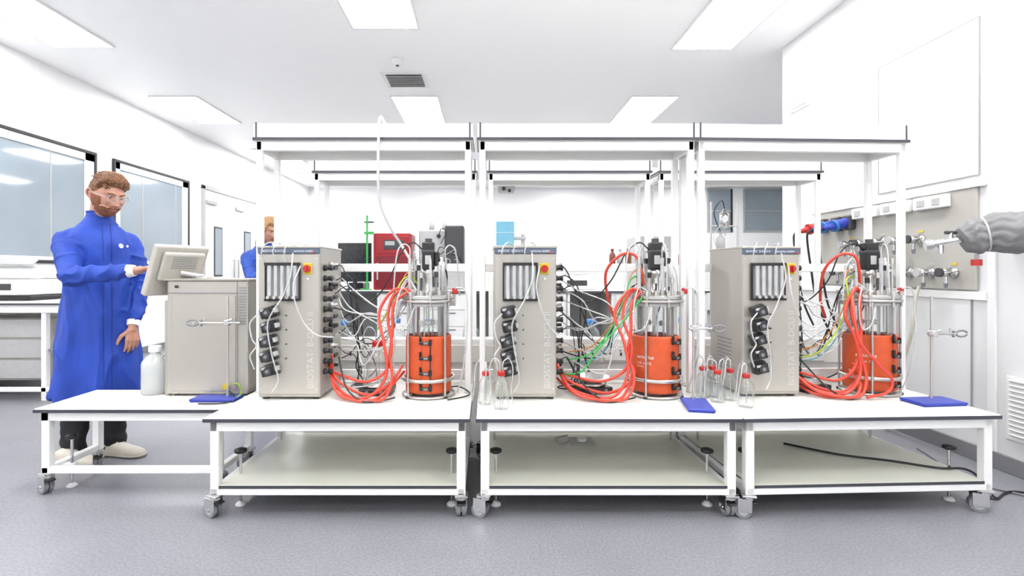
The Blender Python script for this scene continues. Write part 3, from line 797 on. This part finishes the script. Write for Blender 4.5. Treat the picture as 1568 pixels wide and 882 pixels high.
b = B('floor_cable')
b.tube([(1.75, 3.0, .165), (1.95, 2.82, .165), (2.15, 2.72, .168), (2.32, 2.62, .168), (2.44, 2.60, .17), (2.52, 2.6, .12), (2.62, 2.62, .012), (2.8, 2.70, .011), (3.02, 2.55, .011)], .006, black)
b.tube([(2.45, 2.9, .17), (2.56, 2.9, .10), (2.66, 2.85, .012), (2.85, 2.6, .010), (3.0, 2.3, .010)], .005, grey)
b.done()
b = B('earth_wire')
b.tube([(-1.12, 2.8, .44), (-1.11, 2.78, .40), (-1.05, 2.76, .385), (-.9, 2.75, .40), (-.7, 2.74, .42), (-.6, 2.76, .435)], .004, ygreen)
b.done()
b = B('cable_junction_plate')
b.box((.50, 2.98, .158), (.64, 3.12, .166), lgrey, .003); b.cyl((.57, 3.05, .166), (.57, 3.05, .182), .03, white)
b.tube([(.5, 3.05, .165), (.44, 3.0, .163), (.42, 3.1, .163), (.5, 3.16, .163)], .004, lgrey)
b.done()
b = B('white_air_hose')
b.tube([(-.60, 3.16, 2.03), (-.60, 3.02, 2.05), (-.60, 2.88, 2.05), (-.605, 2.86, 1.95), (-.61, 2.87, 1.7), (-.60, 2.9, 1.55), (-.55, 2.95, 1.42), (-.5, 3.0, 1.33), (-.42, 2.98, 1.2)], .008, M('hose_white', (.55, .55, .54), .4))
b.done()

# ------------------------------------------------------------------ rear trolley items
qb = bottle_mesh(.07, .30, bluecap, tubes=False).done((-.46, 4.15, H))
for x, y in ((-1.15, 4.1), (.85, 4.15), (-.75, 4.25), (2.22, 4.2), (.35, 4.1), (1.6, 4.3), (-.13, 4.28)):
    inst('laboratory_bottle', qb.data, (x, y, H), random.uniform(0, 360))
b = B('filtration_stand')
for dx in (0, .22):
    b.cyl((1.85+dx, 4.2, H), (1.85+dx, 4.2, 1.75), .008, steel)
b.box((1.80, 4.12, H), (2.12, 4.30, H+.02), steel, .004)
for k in range(5):
    z = .75+k*.2
    b.cyl((1.85, 4.2, z), (2.07, 4.2, z), .006, steel)
    b.lathe([(0, 0), (.02, 0), (.035, .02), (.035, .12), (.012, .14), (.012, .16), (0, .16)], (1.92+.03*(k % 3), 4.18, z-.02), (lgrey, chrome, clear)[k % 3], 18)
    b.tube([(1.95, 4.16, z+.12), (1.9, 4.12, z+.2), (1.84, 4.12, z+.1), (1.9, 4.14, z-.05)], .004, (black, cleartube)[k % 2])
b.done()

# ------------------------------------------------------------------ background island bench
b = B('island_bench')
b.box((-3.0, 7.45, .86), (3.3, 8.6, .90), lam, .004)
b.box((-3.003, 7.445, .862), (3.303, 7.45, .885), edge, .001)
cabm = M('cabinet_white', (.72, .72, .71), .4)
for i in range(9):
    xa = -2.95+i*.69
    if i in (1, 4, 6):
        for xx in (xa, xa+.65): b.box((xx, 7.5, 0), (xx+.04, 7.54, .86), white)
        b.box((xa, 8.4, .1), (xa+.69, 8.45, .86), lgrey)
    else:
        b.box((xa, 7.5, .08), (xa+.68, 8.5, .86), cabm, .004)
        for k in range(3):
            b.box((xa+.02, 7.485, .12+k*.245), (xa+.66, 7.5, .35+k*.245), white, .004)
            b.box((xa+.25, 7.47, .31+k*.245), (xa+.43, 7.486, .325+k*.245), grey, .002)
    b.box((xa, 7.56, 0), (xa+.68, 8.4, .08), grey, 0)
for x in (.02, 1.6, 3.2):
    b.box((x, 8.3, .9), (x+.04, 8.34, 1.25), white)
b.box((.0, 8.2, 1.25), (3.24, 8.45, 1.28), white, .003)
b.done()
b = B('red_incubator')
b.box((-1.68, 7.55, .90), (-1.12, 8.05, 1.74), red, .02, seg=2)
b.box((-1.64, 7.54, .93), (-1.16, 7.555, 1.40), M('dark_red', (.18, .006, .012), .3), .006)
b.box((-1.64, 7.54, 1.44), (-1.16, 7.555, 1.70), red, .006)
b.box((-1.52, 7.532, 1.50), (-1.22, 7.542, 1.64), dark, .004)
b.box((-1.50, 7.53, 1.56), (-1.36, 7.533, 1.62), lgrey, .001)
b.box((-1.62, 7.50, 1.05), (-1.60, 7.54, 1.30), lgrey, .003)
b.done()
b = B('computer_monitor')
x0, x1, y, z0, z1 = -2.22, -1.72, 7.6, 1.02, 1.60
b.box((x0, y, z0), (x1, y+.04, z1), black, .01, seg=2); b.box((x0+.015, y-.003, z0+.02), (x1-.015, y+.001, z1-.015), M('screen_dark', (.012, .014, .016), .2), .001)
xm = (x0+x1)/2
b.box((xm-.03, y+.03, .92), (xm+.03, y+.06, z0+.1), black); b.box((xm-.12, y-.05, .90), (xm+.12, y+.13, .92), black, .005)
b.done()
b = B('computer_tower')
b.box((-2.10, 7.75, .90), (-1.88, 8.2, 1.0), black, .01); b.box((-2.1, 7.74, .92), (-1.9, 7.76, .98), dark, .003)
b.done()
b = B('chromatography_system')
b.box((-1.02, 7.6, .90), (-.34, 8.1, 1.28), lgrey, .015); b.box((-.62, 7.6, 1.28), (-.34, 8.1, 1.86), dark, .015)
b.box((-1.02, 7.7, 1.28), (-.62, 8.1, 1.80), lgrey, .015)
b.box((-.99, 7.59, .94), (-.66, 7.603, 1.22), dark, .004)
rnd = random.Random(9)
for k in range(16):
    x, z = -1.0+rnd.random()*.55, 1.25+rnd.random()*.5
    b.lathe([(0, 0), (.03, 0), (.03, .02), (.015, .03), (0, .03)], (x, 7.7, z), (dark, chrome, white)[k % 3], 14, axis=(0, -1, 0))
    b.tube([(x, 7.67, z), (x+.05, 7.6, z+.1), (x+.12, 7.58, z+.04), (x+rnd.uniform(-.2, .2), 7.62, z-.12)], .006, (black, cleartube)[k % 2], seg=6)
for k in range(4): b.lathe([(0, 0), (.04, 0), (.04, .12), (.015, .15), (.015, .18), (0, .18)], (-.95+k*.1, 7.9, 1.80), (clear, lgrey)[k % 2], 14)
b.done()
b = B('green_burette_stand')
b.box((-1.86, 7.48, .90), (-1.70, 7.545, .915), green, .003); b.cyl((-1.76, 7.51, .91), (-1.76, 7.51, 2.0), .014, green)
b.cyl((-1.80, 7.51, 1.9), (-1.66, 7.51, 1.9), .012, dark); b.cyl((-1.68, 7.49, 1.5), (-1.68, 7.49, 2.05), .012, clear)
b.box((-1.80, 7.49, 1.72), (-1.66, 7.53, 1.76), green, .003)
b.done()
b = B('white_analyser')
b.box((.08, 7.65, .90), (.74, 8.1, 1.42), white, .03, seg=2); b.box((.14, 7.64, 1.2), (.45, 7.655, 1.36), dark, .004)
b.box((.08, 7.7, 1.42), (.60, 8.1, 1.57), lgrey, .02); b.box((.5, 7.64, .98), (.70, 7.655, 1.30), lgrey, .004)
b.done()
b = B('blue_carton')
b.box((.15, 7.72, 1.57), (.42, 7.95, 1.93), cyanbox, .003); b.box((.155, 7.715, 1.76), (.415, 7.722, 1.765), whitetxt, 0)
b.box((.42, 7.75, 1.66), (.60, 7.9, 1.70), lgrey, .004); b.cyl((.56, 7.8, 1.57), (.56, 7.8, 1.74), .03, lgrey)
b.done()
b = B('brown_reagent_bottles')
amber = M('amber', (.16, .04, .02), .25)
for i, bx in enumerate((2.05, 2.18, 2.31, 2.95, 3.08)):
    b.lathe([(0, 0), (.05, 0), (.05, .16), (.02, .21), (.02, .23), (.026, .23), (.026, .26), (0, .26)], (bx, 8.3, 1.28), amber if i % 2 == 0 else lgrey, 16)
b.done()
b = B('bench_centrifuge')
b.box((1.1, 7.6, .90), (1.65, 8.05, 1.12), white, .03, seg=2); b.lathe([(.22, 0), (.21, .03), (.12, .06), (0, .065)], (1.37, 7.83, 1.12), lgrey, 28)
b.box((1.2, 7.59, .96), (1.5, 7.603, 1.04), dark, .003)
b.done()
b = B('tall_freezer')
b.box((3.3, 11.2, .05), (4.1, 12.0, 1.95), lgrey, .02, seg=2); b.box((3.33, 11.18, .1), (4.07, 11.21, 1.9), steel, .01); b.cyl((3.4, 11.14, .9), (3.4, 11.14, 1.3), .015, chrome)
for z in (.92, 1.28): b.cyl((3.4, 11.14, z), (3.4, 11.19, z), .01, chrome)
for x in (3.4, 4.0):
    for y in (11.3, 11.9): b.cyl((x, y, 0), (x, y, .06), .03, dark)
b.done()

b = B('side_bench')
b.box((-4.88, 4.6, .87), (-3.75, 5.6, .90), lam, .004); b.box((-4.883, 4.595, .872), (-3.747, 4.6, .888), edge, .001)
b.box((-4.86, 4.62, .80), (-3.77, 4.66, .87), white)
fr = M('frame_beige', (.38, .36, .33), .4, .3)
for x in (-4.84, -4.05, -3.85):
    b.box((x, 4.63, 0), (x+.045, 4.68, .80), white); b.box((x, 5.5, 0), (x+.045, 5.55, .87), white)
b.box((-4.8, 4.75, .16), (-4.05, 5.5, .74), fr, .006)
for k in range(3): b.box((-4.78, 4.735, .18+k*.19), (-4.07, 4.75, .35+k*.19), lgrey, .004)
b.box((-4.84, 4.63, .08), (-3.8, 4.67, .12), white); b.box((-4.0, 4.65, .45), (-3.83, 5.52, .47), grey)
b.done()
b = B('bench_analyser')
T = Tr(-4.55, 5.0, .90)
b.box((-.30, -.22, 0), (.27, .25, .05), black, .01, T=T)
b.box((-.30, -.23, .05), (.27, .25, .20), white, .03, T=T, seg=3)
b.box((-.27, -.10, .20), (.24, .24, .33), white, .04, T=T, seg=3)
b.box((-.25, -.2, 0), (.22, -.18, .10), lgrey, .006, T=T @ Tr(0, -.02, .19) @ R(-50, 'X'))
b.box((-.2, -.005, 0), (.1, .003, .06), dark, .002, T=T @ Tr(0, -.235, .1))
b.done()

# ------------------------------------------------------------------ people
def bake(builder, voxel, smooth=3, fn=None, parent=None, mat=None):
    o = builder.done()
    m = o.modifiers.new('r', 'REMESH'); m.mode = 'VOXEL'; m.voxel_size = voxel; m.use_smooth_shade = True
    if smooth:
        sm = o.modifiers.new('s', 'SMOOTH'); sm.iterations = smooth; sm.factor = .5
    dg = bpy.context.evaluated_depsgraph_get(); e = o.evaluated_get(dg)
    me = bpy.data.meshes.new_from_object(e)
    o.modifiers.clear(); old = o.data; o.data = me; bpy.data.meshes.remove(old)
    if fn:
        nn = [v.normal.copy() for v in me.vertices]
        for v, n in zip(me.vertices, nn): v.co = fn(v.co.copy(), n)
    me.materials.clear(); me.materials.append(mat)
    for p in me.polygons: p.use_smooth = True; p.material_index = 0
    if parent: o.parent = parent
    return o

def hand_caps(b, w, d, n, s, curls, mat):
    w = V(w); d = V(d).normalized(); n = V(n); n = (n-d*n.dot(d)).normalized(); s = V(s); s = (s-d*s.dot(d)-n*s.dot(n)).normalized()
    b.capsule(w-d*.04, .025, w+d*.012, .024, mat)
    lens = [.072, .080, .074, .058]
    for i in range(4):
        off = .030-.020*i
        k0 = w+d*(.088-.004*abs(i-1))+s*off
        b.capsule(w+d*.01+s*off*.55, .014, k0, .0125, mat, 12)
        p = k0; ang = curls[i]*.6; L = lens[i]
        for fr_, r0, r1 in ((.45, .0102, .0092), (.30, .0092, .0085), (.25, .0085, .0072)):
            dd = d*math.cos(ang)+n*math.sin(ang)+s*(.05*(1.5-i)); q = p+dd.normalized()*L*fr_
            b.capsule(p, r0, q, r1, mat, 12); p = q; ang += curls[i]
    t0 = w+d*.025+s*.022; t1 = t0+(d*.55+s*.75+n*.25).normalized()*.045; t2 = t1+(d*.8+s*.35+n*.35).normalized()*.034; t3 = t2+(d*.9+s*.1+n*.4).normalized()*.024
    b.capsule(w+d*.01+s*.01, .018, t0, .017, mat, 12); b.capsule(t0, .016, t1, .0125, mat, 12); b.capsule(t1, .0125, t2, .0105, mat, 12); b.capsule(t2, .0105, t3, .0085, mat, 12)

def head_pt(a, b_, c):
    x = a*.078; y = b_*.104; z = c*.118
    if b_ < 0: y = -.098*abs(b_)**.85
    if z < 0:
        t = -z/.118
        x *= 1-.24*t**1.4
        if b_ > 0: y *= 1-.42*t
        else: y *= 1+.10*t
    if b_ < 0:
        ax = abs(x)
        w = math.exp(-(x/.0115)**2)
        if z > -.030: d = .029*max(0, min(1, (.030-z)/.060))
        else: d = .029*max(0, 1-(-.030-z)/.012)
        wn = w+.35*math.exp(-((ax-.013)/.006)**2)*(1 if -.038 < z < -.018 else 0)
        y -= d*wn
        y += .011*math.exp(-((ax-.031)/.014)**2-((z-.012)/.011)**2)
        y -= .006*math.exp(-((ax-.028)/.022)**2-((z-.033)/.007)**2)
        y -= .006*math.exp(-(x/.022)**2-((z+.052)/.005)**2)+.006*math.exp(-(x/.019)**2-((z+.064)/.005)**2)
        y += .004*math.exp(-(x/.024)**2-((z+.0578)/.002)**2)
        y -= .008*math.exp(-(x/.022)**2-((z+.095)/.014)**2)
        y -= .004*math.exp(-((ax-.045)/.015)**2-((z+.012)/.015)**2)
    return V((x, y, z))

def make_person(name, loc, rz, sc, hairmat, long_hair=False, beard=True, glasses=True, coat=coatblue):
    root = bpy.data.objects.new(name, None); S.collection.objects.link(root)
    cx, cy = -2.56, 3.38; yaw = 46
    def L(x, y, z):
        c, s_ = math.cos(rad(yaw)), math.sin(rad(yaw))
        return V((cx+x*c-y*s_, cy+x*s_+y*c, z))
    b = B('coat')
    prof = [(.385, .232, .182, .01), (.40, .240, .190, .01), (.55, .228, .182, .01), (.75, .212, .170, .005), (.92, .194, .158, 0), (1.05, .180, .148, 0), (1.18, .182, .144, -.003), (1.30, .188, .142, -.008),
            (1.37, .186, .134, -.012), (1.42, .172, .120, -.015), (1.465, .142, .100, -.018), (1.505, .100, .080, -.024), (1.54, .074, .070, -.03), (1.575, .068, .067, -.036)]
    vs = []; seg = 72
    for z, rx, ry, oy in prof:
        for i in range(seg):
            a = 2*math.pi*i/seg; e = .85
            ca, sa = math.cos(a), math.sin(a)
            px = rx*math.copysign(abs(ca)**e, ca); py = ry*math.copysign(abs(sa)**e, sa)+oy
            fold = 1+(.085*max(0, (1.10-z)/.70))*math.sin(7*a+.6+z*1.6)
            vs.append(L(px*fold, py*fold, z))
    fs = []
    for j in range(len(prof)-1):
        for i in range(seg): fs.append([j*seg+i, j*seg+(i+1) % seg, (j+1)*seg+(i+1) % seg, (j+1)*seg+i])
    fs.append(list(range(seg))[::-1]); fs.append([(len(prof)-1)*seg+i for i in range(seg)])
    b.add(vs, fs, coat, True)
    RS = L(-.170, .0, 1.385); RE = V((-2.50, 3.085, 1.165)); RW = V((-2.205, 3.115, 1.195))
    LSH = L(.160, .0, 1.385); LE = V((-2.365, 3.52, 1.14)); LW = V((-2.345, 3.41, .895))
    b.capsule(RS, .070, RE, .060, coat, 20); b.capsule(RE, .060, RW, .046, coat, 20)
    b.capsule(L(-.07, 0, 1.44), .062, RS, .070, coat, 20); b.capsule(L(.07, 0, 1.44), .062, LSH, .070, coat, 20)
    b.capsule(LSH, .070, LE, .057, coat, 20); b.capsule(LE, .057, LW, .045, coat, 20)
    def segp(p, a, c):
        d = c-a; t = max(0, min(1, (p-a).dot(d)/d.dot(d))); return (p-(a+d*t)).length, t*d.length
    def wr(co, n):
        best = None
        for a, c, o_ in ((RS, RE, 0), (RE, RW, .35), (LSH, LE, .1), (LE, LW, .42)):
            d, s_ = segp(co, a, c)
            if best is None or d < best[0]: best = (d, s_+o_, s_ if o_ < .2 else 1)
        armw = max(0, min(1, (.105-best[0])/.03))*min(1, best[2]/.12)
        nz = noise.noise(V((co.x*8, co.y*8, co.z*8)))
        cr = (1-abs(math.sin(best[1]*30+nz*5)))**1.5*.012
        ax_ = noise.noise(V((co.x*9+co.z*2.5, co.y*9-co.z*2.0, co.z*1.6)))
        ridge = (1-min(1, abs(ax_)*3.2))*.017
        fine = noise.noise(V((co.x*22, co.y*22, co.z*13)))*.004
        if co.z > 1.5: return co+n*fine*.5
        k = max(.35, min(1, (1.5-co.z)/.15))
        return co+n*((armw*cr+(1-armw)*ridge)*k+fine-.005)
    coatob = bake(b, .0075, 3, wr, root, coat)
    bvh = BVHTree.FromPolygons([v.co.copy() for v in coatob.data.vertices], [list(p.vertices) for p in coatob.data.polygons])
    b = B('coat_details')
    def surfray(o, d, off=.002):
        q = bvh.ray_cast(V(o), V(d))
        return (q[0]+q[1]*off) if q[0] else V(o)
    fd = L(0, 1, 0)-L(0, 0, 0)
    for xo in (.0, .045):
        pts = [surfray(L(xo, -.6, z), fd, .001) for z in [1.50-.03*i for i in range(37)]]
        run = []
        for p in pts+[None]:
            ok = p is not None and (p-L(xo, -.14, p.z)).length < .085
            if ok: run.append(p)
            else:
                if len(run) > 3: b.tube(run, .0020, seamblue, seg=6, n=2)
                run = []
    ring = [L(.067*math.cos(t*math.pi/12), -.036+.067*math.sin(t*math.pi/12), 1.576) for t in range(24)]
    b.tube(ring, .007, coat, seg=8, n=2, closed=True)
    for xx, rr_ in ((.095, .015), (.135, .008)):
        q = bvh.ray_cast(L(xx, -.6, 1.36), fd); b.cyl(q[0]-q[1]*.002, q[0]+q[1]*.0015, rr_, whitetxt, seg=16)
    d1 = (RW-RE).normalized(); d2 = (LW-LE).normalized()
    b.cyl(RW+d1*.025, RW+d1*.062, .040, whitetxt, r1=.033, seg=20)
    b.cyl(LW+d2*.025, LW+d2*.058, .040, whitetxt, r1=.035, seg=20)
    b.done(parent=root)
    b = B('hands')
    hand_caps(b, RW+d1*.080, (1, -.05, .18), (.18, .0, -1), (0, 1, .15), [.12, .40, .5, .6], skin)
    hand_caps(b, LW+d2*.072, (.06, -.10, -1), (-.75, .5, 0), (.5, -.75, -.1), [.28, .34, .38, .42], skin)
    bake(b, .0032, 2, None, root, skin)
    b = B('trousers')
    for hx, kx, fx in (((-2.62, 3.34), (-2.62, 3.30), (-2.635, 3.27)), ((-2.48, 3.44), (-2.48, 3.40), (-2.475, 3.40))):
        b.capsule((hx[0], hx[1], .80), .10, (kx[0], kx[1], .48), .084, trousers); b.capsule((kx[0], kx[1], .48), .084, (fx[0], fx[1], .13), .068, trousers)
        b.capsule((fx[0], fx[1], .13), .068, (fx[0]+.01, fx[1], .085), .064, trousers)
    bake(b, .009, 3, lambda co, n: co+n*(.008*noise.noise(V((co.x*9, co.y*9, co.z*22)))), root, trousers)
    def shoe(nm, heel, ang):
        b = B(nm); T = Tr(*heel) @ R(ang, 'Z')
        st_ = [(0.0, .020, .05), (.01, .032, .085), (.05, .036, .105), (.09, .037, .10), (.13, .040, .085), (.18, .047, .068), (.23, .049, .056), (.27, .042, .046), (.295, .026, .034), (.30, .010, .020)]
        sg = 24; vs = []
        for x, w_, h_ in st_:
            for i in range(sg):
                a = 2*math.pi*i/sg; ca, sa = math.cos(a), math.sin(a)
                y = w_*math.copysign(abs(ca)**.75, ca); z = h_/2+h_/2*math.copysign(abs(sa)**(.8 if sa > 0 else .45), sa)
                vs.append((x, y, max(z, 0)))
        fs = []
        for j in range(len(st_)-1):
            for i in range(sg): fs.append([j*sg+i, j*sg+(i+1) % sg, (j+1)*sg+(i+1) % sg, (j+1)*sg+i])
        fs.append(list(range(sg))[::-1]); fs.append([(len(st_)-1)*sg+i for i in range(sg)])
        b.add(vs, fs, shoem, True, T)
        b.tube([(.0, -.02, .012), (.05, -.038, .012), (.13, -.042, .012), (.22, -.051, .012), (.285, -.035, .012), (.302, 0, .012), (.285, .035, .012), (.22, .051, .012), (.13, .042, .012), (.05, .038, .012), (.0, .02, .012)], .007, M('shoe_sole', (.42, .39, .33), .7), T=T, n=4)
        for k in range(4): b.tube([(.12+.022*k, -.022, .088-.009*k), (.125+.022*k, 0, .093-.009*k), (.12+.022*k, .022, .088-.009*k)], .003, whitetxt, T=T, n=3)
        b.done(parent=root)
    shoe('shoe_1', (-2.70, 3.22, 0), -8); shoe('shoe_2', (-2.54, 3.39, 0), -8)
    HC = V((-2.458, 3.315, 1.680)); HT = Tr(*HC) @ R(66, 'Z') @ R(20, 'X') @ Matrix.Scale(1.10, 4)
    b = B('neck')
    b.capsule(L(0, -.015, 1.50), .060, HC+V((-.05, .02, -.07)), .058, skin)
    bake(b, .008, 2, None, root, skin)
    b = B('head'); b.T = HT
    nu, nv = 120, 96; pts = []; dirs = []
    for j in range(nv+1):
        ph = math.pi*j/nv
        for i in range(nu):
            a = 2*math.pi*i/nu; d = (math.sin(ph)*math.cos(a), math.sin(ph)*math.sin(a), math.cos(ph)); dirs.append(d)
            pts.append(head_pt(*d))
    def isbeard(p, d):
        if not beard: return False
        ax = abs(p.x); jit = .004*noise.noise(p*120)
        if d[1] > .12: return False
        if p.z+jit < -.080: return True
        if -.069 < p.z < -.049 and ax < .020: return False
        if p.z+jit < -.046 and d[1] < 0: return True
        return ax > .059+jit and p.z < .005 and -.55 < d[1]
    P2 = []
    for p, d in zip(pts, dirs):
        if isbeard(p, d): p = p+V(d)*(.004+.002*noise.noise(p*150))
        P2.append(p)
    fsS, fsB = [], []; lips = []
    for j in range(nv):
        for i in range(nu):
            f = [j*nu+i, j*nu+(i+1) % nu, (j+1)*nu+(i+1) % nu, (j+1)*nu+i][::-1]
            c = sum((pts[k] for k in f), V())/4; dd = V(dirs[f[0]])
            (fsB if isbeard(c, dd) else (lips if c.y < 0 and -.067 < c.z < -.049 and abs(c.x) < .019 else fsS)).append(f)
    b.add(P2, fsS, skin, True); b.add(P2, fsB, beardm if beard else skin, True); b.add(P2, lips, M('lips', (.36, .14, .12), .5), True)
    iris = M('iris', (.05, .06, .06), .2)
    for sx in (-1, 1):
        b.ball((sx*.031, -.0765, .011), .0125, eyew, seg=16)
        b.ball((sx*.031, -.0855, .008), .0055, iris, seg=10)
        b.ball((sx*.031, -.0775, .0140), .0134, skin, sc=(1, 1, .72), seg=16)
        b.tube([(sx*.012, -.102, .029), (sx*.028, -.1025, .036), (sx*.048, -.086, .032)], .0035, beardm if beard else hairmat, seg=6)
        T = Tr(sx*.076, .012, -.002) @ R(sx*-18, 'Z') @ R(-8, 'X')
        b.ball((0, 0, 0), .03, skin, sc=(.28, .62, 1.05), T=T, seg=18)
        b.tube([(sx*.006, -.010, -.02), (sx*.010, .014, -.012), (sx*.012, .020, .012), (sx*.010, .008, .029), (sx*.006, -.010, .022)], .0042, skin, seg=8, T=T)
    if glasses:
        for sx in (-1, 1):
            T = Tr(sx*.033, -.111, .010) @ R(sx*16, 'Z')
            vs = []
            for k in range(20):
                a = 2*math.pi*k/20; vs.append((.030*math.copysign(abs(math.cos(a))**.7, math.cos(a)), .0, .019*math.copysign(abs(math.sin(a))**.7, math.sin(a))))
            b.add(vs, [list(range(20))], water, False, T)
            b.tube(vs, .0012, M('lens_rim', (.35, .37, .40), .2), seg=6, n=1, closed=True, T=T)
            b.tube([(sx*.061, -.102, .014), (sx*.077, -.07, .014), (sx*.083, -.01, .012), (sx*.082, .025, .0)], .0025, M('temple_pale', (.4, .36, .32), .3), seg=6)
        b.tube([(-.008, -.116, .016), (0, -.120, .018), (.008, -.116, .016)], .002, MATS['lens_rim'], seg=6)
    b.done(parent=root)
    b = B('hair'); b.T = HT
    def hm(p, d):
        yb = d[1]
        if long_hair: hl = .066 if yb < -.55 else (.0 if yb < -.15 else -.13)
        else:
            if yb < -.5: hl = .068
            elif yb < -.2: hl = .068-(yb+.5)/.30*.040
            elif yb < .15: hl = .028-(yb+.2)/.35*.020
            else: hl = .008-(yb-.15)*.09
        return p.z-hl+.003*noise.noise(p*90)
    Hp = []
    for p, d in zip(pts, dirs):
        h = hm(p, d); dv = V(d)
        e = max(0, min(1, h/.016))
        off = (.001+.007*e)
        if d[2] > .40: off += .014*(d[2]-.40)/.60
        if d[1] < .2 and d[2] > .40: off += .020*math.exp(-((d[1]+.45)/.35)**2)*e
        if long_hair: off = .004+.024*e
        n1 = noise.noise(V((d[0]*16, d[1]*4, d[2]*6)))+.6*noise.noise(V((d[0]*38, d[1]*8, d[2]*12)))
        Hp.append(p+dv*(off+.004*e*n1))
    fs = []
    for j in range(nv):
        for i in range(nu):
            f = [j*nu+i, j*nu+(i+1) % nu, (j+1)*nu+(i+1) % nu, (j+1)*nu+i][::-1]
            c = sum((pts[k] for k in f), V())/4; dd = V(dirs[f[0]])
            if hm(c, dd) > 0: fs.append(f)
    b.add(Hp, fs, hairmat, True)
    if long_hair:
        b.capsule((0, .07, .0), .055, (0, .10, -.16), .045, hairmat); b.capsule((0, .10, -.16), .045, (0, .10, -.26), .02, hairmat)
    else:
        rnd = random.Random(3)
        for k in range(260):
            th = rnd.uniform(-1, 1); d = V((.75*th, rnd.uniform(-.80, .30), 0))
            if d.length > .90: continue
            d.z = math.sqrt(1-d.length_squared)
            p = V(head_pt(*d)); up = d.normalized()
            o1 = .010+.016*math.exp(-((d.y+.5)/.35)**2)
            p1 = p+up*o1; p2 = p1+V((rnd.uniform(-.004, .004)+.006*th, .018, .006+rnd.uniform(-.003, .003))); p3 = p2+V((rnd.uniform(-.003, .003), .020, -.005))
            b.tube([p+up*.006+V((0, -.002, 0)), p1, p2, p3], .003, hairmat, seg=5, n=3, rr=[.003, .0042, .003, .001])
    b.done(parent=root)
    root.matrix_world = Tr(*loc) @ R(rz, 'Z') @ Matrix.Scale(sc, 4) @ Tr(2.56, -3.38, 0)
    return root

make_person('lab_technician', (-2.49, 3.27, 0), 0, .985, hairb)
coat2 = M('blue_coat_fabric_2', (.014, .06, .33), .7, bump=.2)
make_person('lab_technician', (-2.34, 5.35, 0), -10, .95, hairbl, long_hair=True, beard=False, glasses=False, coat=coat2)

# ------------------------------------------------------------------ world, camera
w = bpy.data.worlds.new('World'); S.world = w; w.use_nodes = True
w.node_tree.nodes['Background'].inputs[0].default_value = (.9, .95, 1, 1); w.node_tree.nodes['Background'].inputs[1].default_value = .5
cam = bpy.data.cameras.new('Camera'); co = bpy.data.objects.new('Camera', cam); S.collection.objects.link(co)
co.location = (0, 0, 1.18); co.rotation_euler = (rad(90), 0, 0)
cam.sensor_width = 36; cam.lens = 17.91; cam.shift_x = .0249; cam.shift_y = -.0166; cam.clip_start = .05; cam.clip_end = 100
S.camera = co
S.view_settings.view_transform = 'Standard'; S.view_settings.look = 'None'; S.view_settings.exposure = .62
